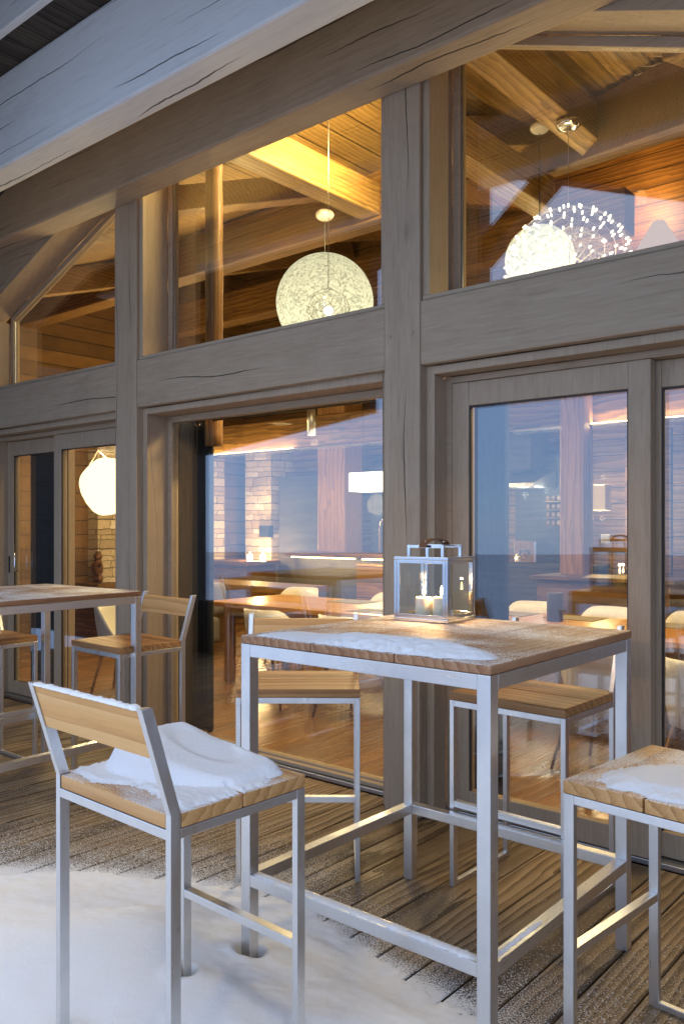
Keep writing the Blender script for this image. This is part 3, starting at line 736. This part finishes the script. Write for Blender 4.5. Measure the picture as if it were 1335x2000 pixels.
def candle(x, y, z, r, h, label, wax, lit=True, grp=None):
    c = thing('candle', (x, y, z), label, 'candle', grp, 0, world=False)
    MB().lathe([(0, 0), (r * .97, 0), (r, .003), (r, h - .008), (r * .97, h - .002), (r * .88, h), (r * .6, h - .004), (0, h - .006)], n=32).build('wax_body', wax, c, smooth=True)
    MB().tube([(0, 0, h - .006), (0, 0, h + .004), (.001, 0, h + .009)], .0011, 6).build('wick', M['black'], c)
    if lit:
        MB().lathe([(0, h + .004), (.0045, h + .011), (.0062, h + .018), (.0044, h + .028), (.0015, h + .038), (0, h + .043)], n=12).build('flame', M['flame'], c, smooth=True)
        light_point('candle_glow', (x, y, z + h + .054), 1.3, .006, (1, .58, .24))
    return c
def light_point(name, loc, w, r, col=(1.0, .73, .36)):
    l = bpy.data.lights.new(name, 'POINT'); l.energy = w; l.shadow_soft_size = r; l.color = col
    o = bpy.data.objects.new(name, l); COL.objects.link(o); o.location = loc; return o
def light_area(name, loc, rot, sx, sy, w, col=(1.0, .73, .36)):
    l = bpy.data.lights.new(name, 'AREA'); l.shape = 'RECTANGLE'; l.size = sx; l.size_y = sy; l.energy = w; l.color = col
    o = bpy.data.objects.new(name, l); COL.objects.link(o); o.location = loc; o.rotation_euler = rot; return o
candle(-1.826, 2.642, 1.105, .0335, .074, 'lit cream candle nearer the left corner of the lantern', M['wax'], grp='candles in the lantern')
candle(-1.750, 2.648, 1.105, .0335, .078, 'lit cream candle beside the front steel upright of the lantern', M['wax'], grp='candles in the lantern')

# ------------------------------------------------------------------ furnishings seen through the glass
def prop(name, mb, mat, label, cat, group=None, **k): return tag(mb.build(name, mat, **k), label, cat, group)
def curtain(x0, x1, y, z0, z1, label, n=7):
    mb = MB(); m = n * 8
    for i in range(m + 1):
        t = i / m; yy = y + .035 * math.sin(t * n * 2 * math.pi) + .01 * math.sin(t * 17)
        for z in (z0, z1): mb.v.append((mix(x0, x1, t), yy, z))
    for i in range(m): mb.f.append((2 * i, 2 * i + 2, 2 * i + 3, 2 * i + 1))
    o = prop('curtain', mb, M['navy'], label, 'curtain', 'dark curtains beside the glass', smooth=True)
    o.modifiers.new('solid', 'SOLIDIFY').thickness = .004
    return o
curtain(-4.84, -4.44, 3.87, .02, 2.19, 'dark navy curtain hanging at the left end of the middle window')
curtain(-2.36, -2.14, 3.87, .02, 2.16, 'dark navy curtain hanging behind the left edge of the right glass door', 4)
curtain(-6.86, -6.40, 3.87, .02, 2.16, 'dark navy curtain hanging behind the left sliding door leaf', 7)
rd = thing('curtain_rod', (-3.7, 3.80, 2.17), 'thin black curtain rod with a ring across the top of the middle window', 'curtain rod')
MB().tube([(-4.60, 3.80, 2.172), (-2.62, 3.80, 2.172)], .009, 10).build('rod', M['black'], rd)
for x in (-4.53, -2.88):
    MB().tube([(x, 3.80 + .03 * math.cos(a * .5236), 2.172 + .03 * math.sin(a * .5236)) for a in range(13)], .0035, 6).build('ring', M['chrome'], rd, smooth=True)
# woven globe pendants
def globe_pendant(c, r, ztop, label, watts):
    t = thing('globe_pendant', (c[0], c[1], ztop), label, 'pendant lamp', 'woven globe pendants')
    MB().sphere((c[0], c[1], ztop - .02), .075, 28, 14, (1, 1, .62)).build('canopy', M['white'], t, smooth=True)
    MB().tube([(c[0], c[1], ztop - .03), (c[0], c[1], c[2] + r * .98)], .004, 6).build('cord', M['black'], t)
    MB().sphere(c, r, 64, 40).build('globe', M['weave'], t, smooth=True)
    MB().sphere((c[0], c[1], c[2] + .02), .035, 16, 10).build('bulb', M['bulb'], t, smooth=True)
    light_point('globe_light', (c[0], c[1], c[2] - .06), watts, .06)
    return t
g1 = at(634, 592, 5.12); g2 = at(1053, 508, 6.05)
globe_pendant(g1, .395, 4.0, 'large glowing woven globe pendant behind the middle upper window', 180)
globe_pendant(g2, .27, at(1055, 244, 6.05).z, 'smaller glowing woven globe pendant behind the right upper window', 130)
def spark_pendant(c, r, ztop, label, bulbs=230, lit=True):
    t = thing('spark_pendant', (c[0], c[1], ztop), label, 'pendant lamp', 'wire ball pendants of tiny lights')
    MB().lathe([(0, 0), (.04, -.045), (.075, -.035), (.085, -.012), (.08, 0)], (c[0], c[1], ztop), 28).build('canopy', M['chrome'], t, smooth=True)
    MB().tube([(c[0], c[1], ztop - .03), (c[0], c[1], c[2] + r)], .0025, 6).build('cord', M['alu'], t)
    pts = []
    for i in range(bulbs):
        z = 1 - 2 * (i + .5) / bulbs; a = i * 2.399963; q = math.sqrt(1 - z * z)
        pts.append(Vector((q * math.cos(a), q * math.sin(a), z)))
    fr = MB(); bl = MB(); cv = Vector(c)
    for i, p in enumerate(pts):
        for q in sorted(pts, key=lambda q: (q - p).length)[1:4]: fr.tube([cv + p * r, cv + q * r], .0012, 4)
        if i % 3 == 0: fr.tube([cv, cv + p * r], .0008, 4)
        bl.tube([cv + p * r * (.972 if lit else .995), cv + p * r * (1.028 if lit else 1.005)], .0068 if lit else .003, 6)
    fr.build('wire_frame', M['alu'], t)
    bl.build('lights', M['spark'] if lit else M['alu'], t)
    MB().sphere(c, .03, 14, 10).build('hub', M['bulb'], t, smooth=True)
    if lit: light_point('spark_light', c, 30, .3)
    return t
s1 = at(1109, 530, 5.25)
spark_pendant(s1, .415, at(1110, 238, 5.25).z, 'round wire pendant set with many tiny lights, overlapping the smaller globe lamp')
s2 = at(641, 607, 4.35)
spark_pendant(s2, .15, ceil_z(s2.x, s2.y), 'small wire ball pendant hanging in front of the large globe lamp', 70, False)
# irregular paper lamp in the left bay
p = at(212, 950, 5.6)
def lump(d): return 1 + .08 * noise.noise(d * 1.6) + .02 * noise.noise(d * 4.5)
t = thing('paper_lamp', (p.x, p.y, 2.4), 'lumpy glowing paper lamp behind the left glass door', 'pendant lamp')
MB().sphere(p, .31, 80, 48, (1, 1, 1.05), lump).build('paper_shade', M['paper'], t, smooth=True)
MB().tube([(p.x - .05, p.y, p.z + .33), (p.x - .2, p.y, p.z + .42), (p.x - .36, p.y, p.z + .28), (p.x - .44, p.y, p.z + .05)], .007, 6).build('cord', M['cream'], t, smooth=True)
light_point('paper_lamp_light', (p.x + .1, p.y - .1, p.z + .50), 90, .15); light_point('paper_lamp_light', (p.x, p.y + .6, p.z - .3), 50, .2)
# long dining tables
def dining_table(x0, x1, y0, y1, label, m='tableX'):
    t = thing('dining_table', ((x0 + x1) / 2, (y0 + y1) / 2, 0), label, 'dining table', 'wooden dining tables')
    MB().box(x0, x1, y0, y1, .71, .75).build('tabletop', M[m], t, bevel=.006)
    for x in (x0 + .12, x1 - .2):
        for y in (y0 + .1, y1 - .18): MB().box(x, x + .08, y, y + .08, .006, .709).build('leg', M['larchZ'], t, bevel=.005)
    MB().box(x0 + .2, x1 - .2, y0 + .13, y0 + .155, .60, .708).build('apron', M['larchX'], t)
    return t
dining_table(-6.0, -3.75, 5.15, 6.15, 'long amber dining table behind the middle window')
dining_table(-3.55, -1.0, 5.15, 6.15, 'long amber dining table behind the right glass doors')
def shell_chair(loc, rz, label, src=[None]):
    if src[0]: return copy_thing(src[0], loc, rad(rz), label)
    t = thing('shell_chair', loc, label, 'dining chair', 'white shell chairs at the dining tables', rad(rz), world=False)
    mb = MB(); n = 40; rings = 9
    # bucket: floor of the seat, then wall that is high at the back (+y) and low in front
    for j in range(rings):
        for i in range(n):
            a = 2 * math.pi * i / n; back = .5 + .5 * math.sin(a)
            s = j / (rings - 1)
            if s < .5: rr = .215 * s / .5; z = .43 + .012 * (s / .5) ** 2
            else:
                q = (s - .5) / .5; rr = .215 + .045 * math.sin(q * 1.4); z = .442 + q * (.33 * sstep(.25, .9, back) + .015)
            mb.v.append((rr * 1.02 * math.cos(a), rr * math.sin(a), z))
    for j in range(rings - 1):
        for i in range(n): mb.f.append((j * n + i, j * n + (i + 1) % n, (j + 1) * n + (i + 1) % n, (j + 1) * n + i))
    o = mb.build('shell', M['white'], t, smooth=True); so = o.modifiers.new('solid', 'SOLIDIFY'); so.thickness = .012
    for sx in (-1, 1):
        for sy in (-1, 1): MB().tube([(sx * .14, sy * .12, .425), (sx * .22, sy * .21, .006)], [.016, .010], 10).build('leg', M['larchZ'], t, smooth=True)
    MB().bar((-.15, .0, .41), (.15, .0, .41), .03, .02).build('cross_bar', M['larchX'], t)
    src[0] = t; return t
CH = [(-4.80, 4.85, 184, 'white shell chair nearest the curtain, its back to the middle window'), (-4.02, 4.88, 176, 'white shell chair with its back to the middle window beside the big post'),
      (-6.10, 6.42, 8, 'white shell chair on the far side of the table, left of the kitchen bar'), (-4.95, 6.45, -4, 'white shell chair on the far side of the table below the box lamp'),
      (-3.42, 6.5, 4, 'white shell chair on the far side seen beside the curtain of the right door'), (-2.74, 6.45, -6, 'white shell chair on the far side behind the dark pillar candle'),
      (-2.02, 4.78, 172, 'white shell chair under the glass door with its back to the snowy table'), (-1.30, 4.45, 150, 'white shell chair at the right edge of the photo, seat turned outwards'),
      (-6.15, 4.35, 120, 'white shell chair in the left bay beside the tripod table'), (-2.05, 6.5, 0, 'white shell chair far right on the far side of the table')]
for x, y, r_, l in CH: shell_chair((x, y, 0), r_, l)
# table top things
candle(-2.78, 5.70, .7505, .058, .21, 'thick dark pillar candle standing on the dining table', M['slate'], False)
for i, (x, y) in enumerate(((-3.3, 5.95), (-2.75, 5.98), (-2.1, 5.95), (-4.9, 5.95), (-4.2, 5.4))):
    MB_ = MB().box(x - .2, x + .2, y - .14, y + .14, .7508, .7545)
    prop('placemat', MB_, M['greyfab'], ['grey placemat on the table in front of the curtain side chair', 'grey placemat on the table behind the pillar candle', 'grey placemat near the right end of the table', 'grey placemat on the far side of the middle table', 'grey placemat on the near side of the middle table'][i], 'placemat', 'placemats on the dining tables')
# tripod side table in the left bay
t = thing('side_table', (-5.75, 4.35, 0), 'small round side table on crossed wooden legs in the left bay', 'side table')
MB().lathe([(0, .50), (.24, .50), (.25, .515), (.24, .53), (0, .53)], (-5.75, 4.35, 0), 40).build('tabletop', M['slate'], t, smooth=False)
for k in range(3):
    a = k * 2.094 + .4; d = Vector((math.cos(a), math.sin(a), 0))
    MB().tube([Vector((-5.75, 4.35, .006)) + d * .22, Vector((-5.75, 4.35, .498)) - d * .16], .014, 10).build('leg', M['larchZ'], t, smooth=True)
# lamps, figurine and seat by the stone wall
def shade_lamp(c, r, h, label, mat, foot):
    t = thing('table_lamp', (c[0], c[1], foot), label, 'lamp')
    mb = MB(); n = 32
    mb.lathe([(r, -h / 2), (r * .92, h / 2), (r * .88, h / 2), (r * .96, -h / 2), (r, -h / 2)], c, n); mb.build('lamp_shade', mat, t, smooth=False)
    MB().tube([(c[0], c[1], foot + .002), (c[0], c[1], c[2] + h * .3)], .012, 8).build('stem', M['bronze'], t)
    MB().lathe([(0, 0), (.09, 0), (.09, .015), (0, .02)], (c[0], c[1], foot + .001), 24).build('foot', M['bronze'], t)
p = at(213, 1008, 7.0); shade_lamp(p, .16, .24, 'grey drum shade floor lamp in front of the stone wall', M['greyfab'], .005)
p = at(92, 1094, 6.2); shade_lamp(p, .15, .26, 'beige shade lamp seen through the left door leaf', M['shade_dim'], .62)
prop('sideboard', MB().box(-9.6, -8.3, 5.9, 6.5, .006, .60).box(-9.62, -8.28, 5.88, 6.52, .602, .62), M['larchX'], 'low timber sideboard under the beige lamp', 'sideboard', bevel=.006)
p = at(192, 1138, 6.6)
prop('plinth', MB().box(p.x - .9, p.x + .3, p.y - .2, p.y + .25, .006, p.z - .002), M['larchX'], 'low timber bench below the bear figure', 'bench', bevel=.01)
b = MB()
def E(c, r, sq): b.sphere((p.x + c[0], p.y + c[1], p.z + c[2]), r, 16, 10, sq)
b2 = [((0, 0, .20), .085, (.9, .85, 1.35)), ((0, 0, .36), .065, (1, .95, .9)), ((.04, -.04, .345), .03, (1, 1, .8)), ((-.035, 0, .42), .02, (1, .7, 1)), ((.035, 0, .42), .02, (1, .7, 1)),
      ((-.04, 0, .055), .04, (.9, 1.1, 1.4)), ((.05, 0, .055), .04, (.9, 1.1, 1.4)), ((.09, -.03, .25), .03, (1.6, .9, .9)), ((-.09, -.02, .22), .03, (.9, .9, 1.7))]
for c, r_, sq in b2: E(c, r_, sq)
o = b.build('bear_figure', M['bronze'], smooth=True); rm = o.modifiers.new('merge', 'REMESH'); rm.mode = 'VOXEL'; rm.voxel_size = .012; rm.use_smooth_shade = True
tag(o, 'small brown bear figure standing in front of the lit stone wall', 'figurine')
t = thing('lounge_seat', (-7.6, 6.0, 0), 'grey rounded lounge seat below the stone wall', 'armchair')
MB().box(-8.0, -7.2, 5.7, 6.4, .12, .42).build('seat', M['greyfab'], t, bevel=.06, seg=4)
MB().box(-8.0, -7.2, 6.28, 6.5, .43, .80).build('backrest', M['greyfab'], t, bevel=.07, seg=4)
for x in (-7.9, -7.3):
    for y in (5.8, 6.3): MB().box(x, x + .04, y, y + .04, .006, .119).build('leg', M['larchZ'], t)
light_point('stone_wall_light', at(212, 1112, 7.2), 55, .05, (1, .6, .26))
# kitchen: bar counter, cabinets, hood, bottle niche
k = thing('kitchen_bar', (-6.8, 8.3, 0), 'long kitchen bar with a lit strip under its worktop', 'kitchen bar')
MB().box(-7.75, -5.3, 7.98, 8.6, 1.05, 1.10).build('worktop', M['larchX'], k, bevel=.006)
MB().box(-7.68, -5.36, 8.12, 8.55, .006, 1.0485).build('front_panel', M['dark'], k)
MB().box(-6.55, -5.36, 8.02, 8.118, .006, .98).build('timber_panel', M['boardsX'], k)
MB().box(-7.68, -6.6, 8.04, 8.06, 1.032, 1.048).build('light_strip', M['led'], k); MB().box(-6.45, -5.4, 8.0, 8.018, 1.032, 1.048).build('light_strip', M['led'], k)
light_area('bar_strip_light', (-6.5, 7.99, 1.03), (rad(25), 0, 0), 2.2, .04, 14)
fc = thing('kitchen_tap', (-6.12, 8.3, 1.10), 'tall sprung kitchen tap on the bar', 'tap')
tp = at(741, 1065, 8.3)
MB().tube([(tp.x, 8.3, 1.102), (tp.x, 8.3, 1.40), (tp.x + .02, 8.3, 1.50), (tp.x + .08, 8.3, 1.55), (tp.x + .15, 8.3, 1.54), (tp.x + .19, 8.3, 1.46), (tp.x + .19, 8.3, 1.36)], .016, 10).build('spout', M['chrome'], fc, smooth=True)
MB().tube([(tp.x, 8.3, 1.30), (tp.x + .16, 8.3, 1.32)], .008, 8).build('arm', M['chrome'], fc)
prop('tall_cabinet', MB().box(-9.05, -7.9, 9.2, 9.59, .006, 2.2).box(-7.25, -5.6, 9.2, 9.59, .006, 2.3), M['dark'], 'dark tall kitchen cabinets behind the bar', 'cabinet', bevel=.004)
prop('wall_cabinet', MB().box(-5.59, -4.75, 9.1, 9.58, 2.12, 2.6), M['dark'], 'dark wall cabinet above the cooker hood', 'cabinet', bevel=.004)
a0, a1 = at(988, 935, 9.0), at(1062, 952, 9.0)
prop('cooker_hood', MB().prismx([(8.75, a1.z), (9.3, a1.z), (9.3, a0.z + .1), (9.0, a0.z + .02), (8.75, a1.z + .05)], a0.x, a1.x), M['alu'], 'pale metal cooker hood on the kitchen wall', 'cooker hood', bevel=.003)
sh = thing('bottle_shelf', (-4.35, 9.3, 1.2), 'lit rack of bottles in the dark kitchen wall', 'shelf')
b0 = at(1066, 1030, 9.2); b1 = at(1112, 962, 9.2)
MB().box(b0.x - .5, b1.x, 9.36, 9.58, .9, 2.3).build('back_panel', M['dark'], sh)
bt = MB(); sl = MB()
for r_ in range(4):
    z = b0.z + .02 + r_ * (b1.z - b0.z) / 4.2
    sl.box(b0.x, b1.x - .01, 9.14, 9.355, z - .008, z)
    for c_ in range(4): bt.tube([(b0.x + .04 + c_ * .068, 9.16, z + .036), (b0.x + .04 + c_ * .068, 9.34, z + .036)], .026, 10)
sl.build('shelf_board', M['larchX'], sh); bt.build('bottles', M['chrome'], sh, smooth=False)['kind'] = 'stuff'
light_point('shelf_light', (b0.x + .1, 8.95, b1.z + .02), 7, .03, (.9, .95, .75))
prop('kitchen_counter', MB().box(-5.6, -3.9, 8.9, 9.35, .006, .96).box(-5.62, -3.88, 8.88, 9.36, .962, 1.0), M['dark'], 'dark kitchen counter along the back wall', 'counter', bevel=.004)
cm = thing('coffee_machine', (-4.75, 9.1, 1.0), 'shiny coffee machine on the kitchen counter', 'coffee machine')
MB().box(-4.92, -4.62, 8.98, 9.25, 1.002, 1.28).build('body', M['chrome'], cm, bevel=.02)
MB().tube([(-4.77, 8.97, 1.16), (-4.77, 8.88, 1.16), (-4.77, 8.86, 1.10)], .014, 8).build('spout', M['black'], cm)
light_point('hood_light', ((a0.x + a1.x) / 2, 8.95, a1.z - .08), 3, .04, (1, .85, .6))
# box lamp over the bar
p0, p1 = at(696, 961, 7.6), at(770, 921, 7.6)
t = thing('box_lamp', ((p0.x + p1.x) / 2, 7.6, p1.z), 'glowing white box lamp hanging over the kitchen bar', 'pendant lamp')
MB().box(p0.x, p1.x, 7.45, 7.75, p0.z, p1.z).build('lamp_shade', M['shade'], t, bevel=.01)
for x in (p0.x + .1, p1.x - .1): MB().tube([(x, 7.6, p1.z + .001), (x, 7.6, 4.17)], .003, 6).build('cord', M['black'], t)
light_point('box_lamp_light', ((p0.x + p1.x) / 2, 7.6, p0.z - .15), 55, .12)
# tube lamps
t = thing('tube_lamp', (at(608, 840, 7.0).x, 7.0, 2.3), 'slim metal tube spotlight near the ceiling strip', 'spotlight')
q = at(608, 850, 7.0); MB().tube([q, q + Vector((0, 0, .34))], .05, 16).build('tube', M['alu'], t, smooth=True); MB().tube([q + Vector((0, 0, .341)), (q.x, q.y, 4.2)], .004, 6).build('cord', M['black'], t)
light_point('tube_light', q + Vector((.0, .0, -.08)), 10, .04)
# stone column with fire ledge, candles and wall light
prop('hearth_ledge', MB().box(-9.9, -8.9, 8.35, 9.09, .86, .93).box(-9.8, -9.0, 8.45, 9.09, .006, .858), M['larchX'], 'orange timber ledge in front of the stone column', 'ledge', bevel=.01)
candle(at(488, 1096, 8.5).x, 8.5, .931, .045, .10, 'short glowing candle at the left on the ledge by the stone column', M['shade'], True, 'candles on the ledge')
candle(at(513, 1096, 8.5).x, 8.5, .931, .045, .10, 'short glowing candle at the right on the ledge by the stone column', M['shade'], True, 'candles on the ledge')
light_point('column_light', at(505, 1072, 8.75), 36, .05, (1, .66, .3))
light_point('column_light', at(500, 985, 8.7), 10, .05, (1, .66, .3))
c = at(516, 1038, 9.0); prop('wall_light', MB().box(c.x - .10, c.x + .10, 8.98, 9.098, c.z - .09, c.z + .09), M['black'], 'black square wall light on the stone column', 'wall light', bevel=.006)
prop('dark_bench', MB().box(-8.1, -6.3, 6.6, 7.2, .70, .77).box(-8.0, -7.9, 6.65, 7.15, .006, .698).box(-6.5, -6.4, 6.65, 7.15, .006, .698), M['larchX'], 'brown timber console between the table and the kitchen bar', 'console', bevel=.006)
# lit panel with up and down wall light at the right
c = at(1176, 972, 8.80)
wl = prop('wall_light', MB().box(c.x - .07, c.x + .07, 8.70, 8.848, c.z - .14, c.z + .14), M['cream'], 'pale up and down wall light on the lit wooden panel', 'wall light', bevel=.004)
for dz in (.22, -.22): light_point('wall_light_glow', (c.x, 8.74, c.z + dz), 14, .03)
c = at(1181, 1052, 8.84); prop('switch_plate', MB().box(c.x - .05, c.x + .05, 8.838, 8.849, c.z - .05, c.z + .05), M['alu'], 'small metal switch plate under the wall light', 'switch', bevel=.002)
prop('reception_desk', MB().box(-3.9, -2.6, 7.6, 8.1, .006, .92).box(-3.95, -2.55, 7.55, 8.15, .922, .96), M['larchX'], 'brown timber counter below the lit wooden panel', 'counter', bevel=.008)
# upper wall light making the orange glow
c = at(1255, 372, 9.3)
light_point('upper_wall_glow', (c.x, 9.15, c.z - .1), 45, .08, (1, .55, .18))
c0 = at(1285, 470, 7.2)
t = thing('cone_lamp', (c0.x, c0.y, 2.9), 'cream cone shade showing above the sill of the right upper window', 'lamp')
MB().lathe([(.26, -.2), (.05, .16), (.045, .16), (.25, -.2), (.26, -.2)], c0, 32).build('lamp_shade', M['shade_dim'], t)
MB().tube([(c0.x, c0.y, 2.91), (c0.x, c0.y, c0.z)], .015, 8).build('stem', M['bronze'], t)
# strip light of the fascia and added fill lights for the room
light_area('fascia_strip_and_fill', (-4.0, 8.09, 2.46), (rad(-60), 0, 0), 12, .05, 9); light_area('fascia_strip_and_fill', (-8.92, 8.135, 2.497), (rad(180 - 20), 0, 0), 2.3, .03, 9); light_area('fascia_strip_and_fill', (-1.0, 8.135, 2.497), (rad(180 - 20), 0, 0), 5.6, .03, 18)
light_area('fascia_strip_and_fill', (-4.0, 8.14, 2.95), (rad(180 - 25), 0, 0), 12, .05, 10)  # added upward fill above the fascia, no strip here
for x_, y_, w_ in ((-6.6, 5.2, 26), (-4.9, 5.7, 16), (-2.6, 5.7, 16), (-1.2, 4.7, 30), (-3.6, 4.4, 30), (-7.5, 7.6, 10)): light_area('room_fill_down', (x_, y_, 2.75), (0, 0, 0), .25, .25, w_)  # added fill shining down, no ceiling fittings
for x_, y_, z_, w_ in ((-5.3, 4.9, 3.3, 13), (-3.6, 7.2, 3.4, 12), (-8.6, 6.6, 2.9, 8)): light_area('room_fill_up', (x_, y_, z_), (rad(180), 0, 0), .2, .2, w_, (1, .72, .3))  # added fill shining up at the roof timbers, no fittings

light_point('window_head_fill', (-1.45, 4.4, 2.72), 16, .06, (1, .74, .32)); light_point('beam_fill', (-1.8, 5.2, 4.2), 34, .05, (1, .76, .34)); light_area('beam_fill', (-3.62, 4.55, 4.06), (0, rad(97), 0), .25, .5, 52, (1, .76, .34))  # added fills to brighten window head, ceiling boards and purlin, no fittings
# ------------------------------------------------------------------ sky, sun, camera, render settings
w = bpy.data.worlds.new('World'); sc.world = w; w.use_nodes = True
nt = w.node_tree; bg = nt.nodes['Background']
sky = nt.nodes.new('ShaderNodeTexSky'); sky.sky_type = 'NISHITA'; sky.sun_disc = False
sky.sun_elevation = rad(14); sky.sun_rotation = rad(20); sky.altitude = 2500; sky.air_density = 1.0; sky.dust_density = .2; sky.ozone_density = 5
tc = nt.nodes.new('ShaderNodeTexCoord'); sp = nt.nodes.new('ShaderNodeSeparateXYZ'); nt.links.new(tc.outputs['Generated'], sp.inputs[0])
rp = nt.nodes.new('ShaderNodeValToRGB'); nt.links.new(sp.outputs[2], rp.inputs[0]); cr = rp.color_ramp    # overcast dusk: cloud layer, darker and bluer towards the horizon
cr.elements[0].position = 0.0; cr.elements[0].color = (.22, .335, .60, 1); cr.elements[1].position = .95; cr.elements[1].color = (.66, .69, .76, 1)
e_ = cr.elements.new(.16); e_.color = (.245, .36, .62, 1); e_ = cr.elements.new(.5); e_.color = (.45, .53, .69, 1)
sca = nt.nodes.new('ShaderNodeVectorMath'); sca.operation = 'SCALE'; sca.inputs[3].default_value = 10.0; nt.links.new(rp.outputs[0], sca.inputs[0])
mxs = nt.nodes.new('ShaderNodeMix'); mxs.data_type = 'RGBA'; mxs.inputs[0].default_value = .85
nt.links.new(sky.outputs[0], mxs.inputs[6]); nt.links.new(sca.outputs[0], mxs.inputs[7]); nt.links.new(mxs.outputs[2], bg.inputs[0]); bg.inputs[1].default_value = .15
l = bpy.data.lights.new('sun', 'SUN'); l.energy = .3; l.angle = rad(30); l.color = (1, .93, .85)
so = bpy.data.objects.new('sun', l); COL.objects.link(so)
so.rotation_euler = (rad(76), 0, rad(180 - 20))
cam = bpy.data.cameras.new('camera'); cam.sensor_width = 36; cam.lens = F * 36 / 2000; cam.shift_y = (CY - 1000) / 2000; cam.clip_end = 20000; cam.clip_start = .05
co = bpy.data.objects.new('camera', cam); COL.objects.link(co); co.location = (0, 0, H); co.rotation_euler = (rad(90), 0, TH); sc.camera = co
sc.view_settings.view_transform = 'Standard'; sc.view_settings.look = 'None'; sc.view_settings.exposure = .93; sc.view_settings.gamma = 1
sc.render.engine = 'CYCLES'
cy = sc.cycles; cy.max_bounces = 10; cy.diffuse_bounces = 4; cy.glossy_bounces = 5; cy.transparent_max_bounces = 32; cy.transmission_bounces = 4
cy.sample_clamp_indirect = 6; cy.caustics_reflective = False; cy.caustics_refractive = False; cy.use_denoising = True
